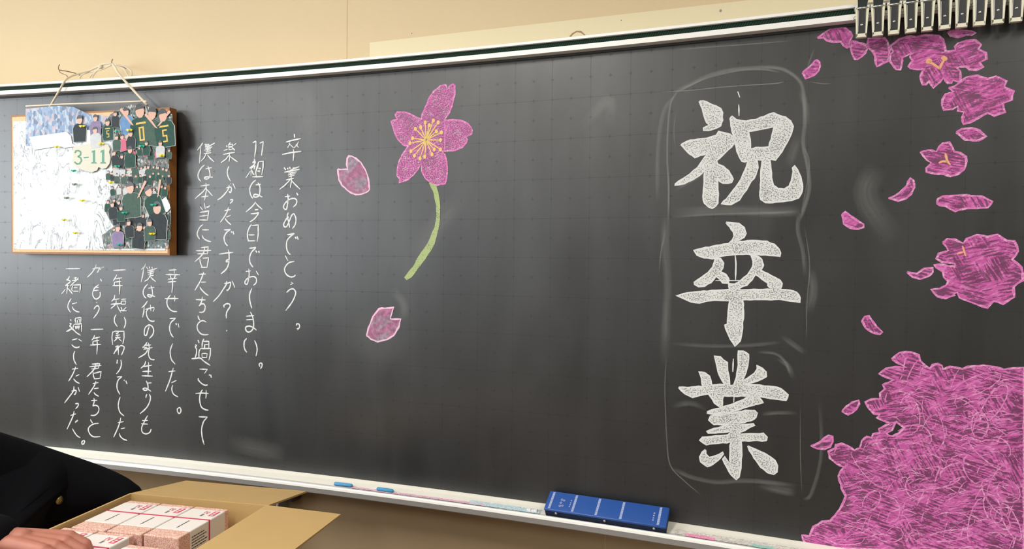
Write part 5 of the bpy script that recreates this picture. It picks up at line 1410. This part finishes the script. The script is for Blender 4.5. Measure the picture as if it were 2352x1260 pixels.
def make_pack():
    t = empty('wrapped_pack')   # local: x width, y from front (-PKL) to back (0), z from its base
    b = MB(); b.rbox(0, PKW, -PKL, 0, 0, PKH, .002); b.build('pink_wrapper', M_PINKW, t)
    b = MB(); b.rbox(-.0006, PKW + .0006, -PKL + .034, -.013, -.0002, PKH + .0006, .0022); b.build('paper_sleeve', M_SLEEVE, t)
    b = MB(); e = .0016; zt = PKH + .0008; y = -.070
    for (x0, x1, z0, z1) in ((-.0012, PKW + .0012, zt - .0006, zt + .0010), (-.0020, -.0006, 0, zt + .001), (PKW + .0006, PKW + .0020, 0, zt + .001)): b.box(x0, x1, y - e, y + e, z0, z1)
    b.build('elastic_band', M_BAND, t)
    z = PKH + .0007; h = .0003; b = MB()
    def rect(x0, x1, y0, y1, mi): b.box(x0, x1, y0, y1, z, z + h, mi)
    # stamp: red frame with white marks
    rect(.062, .075, -.048, -.020, 0)
    for q in range(3): b.box(.0655, .0715, -.045 + q * .0088, -.040 + q * .0088, z + h, z + h + .0002, 2)
    b.build('red_stamp', [M_RED, M_INK, M_SLEEVE], t); b = MB()
    # red character
    for a in ((.042, .0465, -.0268, -.0256), (.0438, .0448, -.038, -.0225), (.0420, .0435, -.032, -.030), (.0482, .0545, -.0268, -.0256), (.0482, .0492, -.031, -.0256), (.0535, .0545, -.031, -.0256), (.0482, .0545, -.0318, -.0308), (.0495, .0505, -.0375, -.0318), (.0520, .0530, -.0375, -.0318), (.0520, .0550, -.0380, -.0370)): rect(*a, 0)
    b.build('red_character', [M_RED, M_INK], t); b = MB()
    # black line of small characters
    for q in range(4): rect(.0445, .0500, -.050 + q * .0032 - .002, -.0482 + q * .0032 - .002, 1); 
    for q in range(15): rect(.0405, .0425 + (q % 3) * .0006, -.121 + q * .0027, -.1192 + q * .0027, 1)
    b.build('black_lettering', [M_RED, M_INK], t)
    b = MB()
    for q in range(6):
        yy = -.127
        while yy < -.082 - (q % 2) * .004:
            l = .002 + .006 * R.random(); b.box(PKW + .0007, PKW + .0010, yy, yy + l, .012 + q * .0058, .0142 + q * .0058, 0); yy += l + .0014
    b.build('side_print', [M_INK], t)
    return t
pack0 = make_pack()
spots = [(.0185, -.024, 0, 'behind row, leftmost, under the rear flap'), (.1035, -.024, 0, 'rear row, middle'), (.1885, -.024, 0, 'rear row, rightmost, with its printed side showing'),
         (.0085, -.196, .001, 'front row, leftmost, partly under the hand'), (.0920, -.196, .0, 'front row, second, beside the fingers'), (.187, -.226, -.006, 'front row, rightmost, pushed forward on its own')]
labs = ['white paper-sleeved pink pack, leftmost of the rear row in the box', 'white paper-sleeved pink pack, middle of the rear row in the box', 'white paper-sleeved pink pack, rightmost of the rear row, printed side showing',
        'white paper-sleeved pink pack in the front row, mostly under the hand', 'white paper-sleeved pink pack in the front row, beside the fingertips', 'white paper-sleeved pink pack lying apart at the front right of the box']
for i, (x, y, dz, _) in enumerate(spots):
    c = pack0 if i == 0 else copy_tree(pack0)
    q = Matrix.Translation((-.7553, -.5027, 0)) @ Matrix.Rotation(BA, 4, 'Z') @ Matrix.Translation((x, y, 0))
    if i == 5: q = q @ Matrix.Rotation(math.radians(-1.5), 4, 'Z')
    c.matrix_world = Matrix.Translation((0, 0, BZ - .008 - PKH + dz)) @ q
    tag(c, labs[i], 'pack', 'wrapped packs in the cardboard box')
# the layer that carries the top one
for (x, y, w) in ((.0185, -.024, 'the leftmost rear pack'), (.1035, -.024, 'the middle rear pack'), (.1885, -.024, 'the rightmost rear pack'), (.0085, -.196, 'the pack under the hand'), (.0920, -.196, 'the pack beside the fingertips'), (.187, -.226, 'the pack lying apart')):
    c = copy_tree(pack0); q = Matrix.Translation((-.7553, -.5027, 0)) @ Matrix.Rotation(BA, 4, 'Z') @ Matrix.Translation((x, y, 0))
    c.matrix_world = Matrix.Translation((0, 0, BZ - .008 - PKH - (PKH + .0026))) @ q
    tag(c, 'white paper-sleeved pink pack directly beneath %s in the box' % w, 'pack', 'packs in the lower layer of the box')
desk = empty('teacher_desk', (-.56, -.72, 0), BA); tag(desk, 'tall wooden teacher desk carrying the cardboard box', 'desk')
DT = BZ - .140
M_DW = mat('desk_wood', (.45, .29, .14), .45, var=.15, vscale=12)
b = MB(); b.rbox(-.27, .33, -.26, .27, DT - .022, DT - .0005, .004); b.build('desk_top', M_DW, desk)
b = MB(); b.box(-.25, .31, .235, .25, .06, DT - .022); b.build('front_panel', M_DW, desk)
for sx in (-.25, .295):
    b = MB(); b.box(sx, sx + .015, -.24, .235, .0, DT - .022); b.build('side_panel', M_DW, desk)
b = MB(); b.box(-.235, .295, -.22, .235, .45, .465); b.build('shelf', M_DW, desk)

# grey socket box with a white cable low on the wall
t = empty('wall_socket_box', (-.79, YW, .72)); tag(t, 'grey plastic socket box on the wall behind the box flaps', 'socket box')
b = MB(); b.rbox(-.09, .048, -.05, 0, -.08, .15, .004); b.build('casing', mat('grey_socket_plastic', (.22, .23, .25), .5), t)
b = MB(); b.rbox(.062, .100, -.045, 0, .075, .14, .010); b.build('plug', mat('dark_brown_plug', (.05, .03, .03), .5), t)
b = MB(); b.tube(catmull([Vector((0.056, -.054, .17)), Vector((0.052, -.056, .12)), Vector((0.056, -.056, .09)), Vector((0.050, -.056, .02)), Vector((0.054, -.05, -.3))], 5), .003, 0, 8)
c = b.build('white_cable', mat('white_cable_sheath', (.75, .74, .72), .5), t, True)

# ------------------------------------------------------------------ the pupil handling the packs
def skinned(name, joints, edges, m, parent, lv=2):
    """joints: (x, y, z, radius[, radius2]); root is joint 0"""
    me = bpy.data.meshes.new(name); me.from_pydata([j[:3] for j in joints], edges, []); o = bpy.data.objects.new(name, me); COL.objects.link(o)
    o.modifiers.new('skin', 'SKIN')
    me.skin_vertices[0].data if me.skin_vertices else None
    if not me.skin_vertices:
        bm = bmesh.new(); bm.from_mesh(me); bm.verts.layers.skin.verify(); bm.to_mesh(me); bm.free()
    for i, j in enumerate(joints):
        sv = me.skin_vertices[0].data[i]; sv.radius = (j[3], j[4] if len(j) > 4 else j[3]); sv.use_root = (i == 0)
    sb = o.modifiers.new('smooth', 'SUBSURF'); sb.levels = lv; sb.render_levels = lv
    dg = bpy.context.evaluated_depsgraph_get(); ev = o.evaluated_get(dg); nm = bpy.data.meshes.new_from_object(ev)
    bpy.data.objects.remove(o); bpy.data.meshes.remove(me)
    nm.name = name; nm.materials.clear(); nm.materials.append(m)
    for p in nm.polygons: p.use_smooth = True
    o = bpy.data.objects.new(name, nm); COL.objects.link(o)
    if parent: o.parent = parent
    return o
M_FLESH = mat('skin', (.42, .16, .11), .5, var=.1, vscale=30); M_FLESH.node_tree.nodes['Principled BSDF'].inputs['Subsurface Weight'].default_value = .1
M_JACKET = mat('black_uniform_wool', (.003, .003, .0045), .95, spec=.12, bump=.2, bscale=600); M_TROUS = mat('black_trousers', (.008, .008, .010), .85)
person = empty('person', (-1.32, -.74, 0)); tag(person, 'person in a black uniform jacket leaning over the cardboard box', 'person')
person.matrix_world = Matrix.Translation((-1.32, -.74, 0))
PI_ = Matrix.Translation((1.32, .74, 0))
def rel(j): return [(p[0] + 1.32, p[1] + .74, *p[2:]) for p in j]
# body: pelvis, spine, neck, head, two arms, two legs as one surface
J = [(-1.15, -.66, .86, .11, .13), (-1.12, -.67, .96, .11, .13), (-1.12, -.71, 1.05, .10, .13), (-1.13, -.75, 1.12, .06, .08), (-1.125, -.76, 1.18, .048), (-1.12, -.765, 1.24, .075), (-1.12, -.765, 1.31, .082), (-1.12, -.765, 1.365, .06),
     (-1.11, -.57, 1.01, .050), (-.98, -.49, .955, .042), (-.840, -.42, .922, .032), (-.845, -.50, .88, .030), (-.835, -.555, .82, .024),
     (-1.12, -.90, 1.08, .050), (-1.06, -.97, 1.02, .042), (-.95, -.97, 1.025, .036), (-.80, -.885, 1.027, .026), (-.700, -.842, 1.016, .019, .022),
     (-1.15, -.58, .80, .085), (-1.12, -.57, .46, .058), (-1.17, -.57, .10, .04), (-1.05, -.56, .045, .038),
     (-1.15, -.75, .80, .085), (-1.12, -.77, .46, .058), (-1.17, -.77, .10, .04), (-1.05, -.78, .045, .038)]
E_ = [(0, 1), (1, 2), (2, 3), (3, 4), (4, 5), (5, 6), (6, 7), (2, 8), (8, 9), (9, 10), (10, 11), (11, 12), (2, 13), (13, 14), (14, 15), (15, 16), (16, 17), (0, 18), (18, 19), (19, 20), (20, 21), (0, 22), (22, 23), (23, 24), (24, 25)]
skinned('body', rel(J), E_, M_FLESH, person)
# jacket over torso and arms
K_ = [(-1.13, -.64, .83, .16, .17), (-1.10, -.64, .95, .16, .175), (-1.11, -.70, 1.035, .13, .17), (-1.13, -.75, 1.11, .07, .09),
      (-1.09, -.575, 1.005, .085), (-1.0, -.51, .96, .088), (-.93, -.46, .943, .072), (-.828, -.412, .922, .050), (-.845, -.48, .87, .048), (-.84, -.54, .83, .042),
      (-1.12, -.90, 1.07, .070), (-1.06, -.97, 1.01, .058), (-.95, -.97, 1.022, .052), (-.82, -.897, 1.025, .044), (-.664, -.827, 1.003, .037), (-.985, -.57, .86, .155)]
skinned('jacket', rel(K_), [(0, 1), (1, 2), (2, 3), (2, 4), (4, 5), (5, 6), (6, 7), (7, 8), (8, 9), (2, 10), (10, 11), (11, 12), (12, 13), (13, 14), (1, 15)], M_JACKET, person)
skinned('trousers', rel([(-1.15, -.66, .86, .12, .14), (-1.15, -.58, .78, .10), (-1.12, -.57, .46, .075), (-1.165, -.57, .12, .062), (-1.15, -.75, .78, .10), (-1.12, -.77, .46, .075), (-1.165, -.77, .12, .062)]), [(0, 1), (1, 2), (2, 3), (0, 4), (4, 5), (5, 6)], M_TROUS, person)
for sy in (-.565, -.775):
    b = MB(); b.ball((-1.09 + 1.32, sy + .74, .0385), .05, 0, 14, 8, (2.6, .95, .75)); b.build('shoe', mat('indoor_shoe', (.75, .75, .72), .5), person, True)
HX, HY, HZ = -1.12 + 1.32, -.765 + .74, 1.285
b = MB(); b.ball((HX - .015, HY, HZ + .04), .098, 0, 18, 12, (1.02, .9, .92)); b.build('hair', M_HAIR, person, True)
for sy in (-.03, .03):
    b = MB(); b.ball((HX + .077, HY + sy, HZ - .012), .012, 0, 10, 6); b.build('eye', mat('eye_white', (.6, .6, .58), .2), person, True)
b = MB(); b.tube([(HX + .07, HY, HZ - .015), (HX + .10, HY, HZ - .042), (HX + .08, HY, HZ - .05)], [.008, .012, .010], 0, 8); b.build('nose', M_FLESH, person, True)
b = MB(); b.ball((HX + .074, HY, HZ - .075), .018, 0, 10, 6, (.5, 1, .3)); b.build('mouth', mat('lips', (.45, .14, .12), .5), person, True)
for sy in (-.078, .078):
    b = MB(); b.ball((HX, HY + sy, HZ - .02), .026, 0, 10, 6, (.6, .3, 1)); b.build('ear', M_FLESH, person, True)

def make_hand(wrist, fwd, up, side, name, curl, s=1.0):
    """palm, five separate bent fingers and the wrist, fused into one surface; side points towards the thumb"""
    fwd, up, side = Vector(fwd).normalized(), Vector(up).normalized(), Vector(side).normalized()
    side = (side - fwd * side.dot(fwd)).normalized(); up = fwd.cross(side) * (1 if fwd.cross(side).dot(up) > 0 else -1)
    W = Vector(wrist) + Vector((1.32, .74, 0)); pt = lambda a, b_, c: W + (fwd * a + side * b_ + up * c) * s
    b = MB()
    def chain(pts, rs):
        for (p, q), (r0, r1) in zip(zip(pts, pts[1:]), zip(rs, rs[1:])):
            n = 5; b.tube([p.lerp(q, k / n) for k in range(n + 1)], [r0 + (r1 - r0) * k / n for k in range(n + 1)], 0, 14)
        for p, r in zip(pts, rs): b.ball(p, r, 0, 14, 10)
    for k, (sd, L, base, cx) in enumerate(((.031, .068, .083, 0), (.0105, .077, .088, .06), (-.0105, .071, .085, .03), (-.030, .056, .077, -.05))):
        chain([pt(.0, sd * .45, -.001), pt(base, sd, .002)], [.0150 * s, .0118 * s])
        pts = [pt(base, sd, .002)]; x, z, aa = base, .002, (curl + cx) * .35
        for sg, add in zip((.44, .31, .25), (.95, .75, .5)):
            x += math.cos(aa) * L * sg; z -= math.sin(aa) * L * sg; aa += (curl + cx) * add; pts.append(pt(x, sd * (1 + .04 * len(pts)), z))
        chain(pts, [.0108 * s, .0094 * s, .0086 * s, .0074 * s])
    chain([pt(.012, .012, -.004), pt(.044, .036, -.010), pt(.070, .046, -.020), pt(.094, .043, -.028)], [.016 * s, .0135 * s, .0110 * s, .0088 * s])
    chain([pt(-.06, 0, 0), pt(-.02, 0, 0), pt(.02, 0, 0)], [.021 * s, .021 * s, .020 * s])
    o = b.build(name, M_FLESH, person)
    rm = o.modifiers.new('fuse', 'REMESH'); rm.mode = 'VOXEL'; rm.voxel_size = .0024
    sm = o.modifiers.new('soften', 'SMOOTH'); sm.iterations = 4; sm.factor = .5
    nm = bpy.data.meshes.new_from_object(o.evaluated_get(bpy.context.evaluated_depsgraph_get()))
    o.modifiers.clear(); old = o.data; o.data = nm; bpy.data.meshes.remove(old); nm.name = name
    nm.materials.clear(); nm.materials.append(M_FLESH)
    for p in nm.polygons: p.use_smooth = True
    return o
make_hand((-.678, -.832, 1.000), (.93, .34, -.12), (.08, .05, 1), (-.34, .93, 0), 'hand', .85, 1.08)
make_hand((-.838, -.552, .83), (.1, -.25, -1), (-1, 0, 0), (0, -1, .2), 'hand', .6)
for (x, y, z) in ((-.927, -.547, .951),):
    b = MB(); b.ball((x + 1.32, y + .74, z), .011, 0, 12, 8, (.5, 1, 1)); b.build('button', mat('brass_button', (.45, .35, .16), .3, .9), person, True)
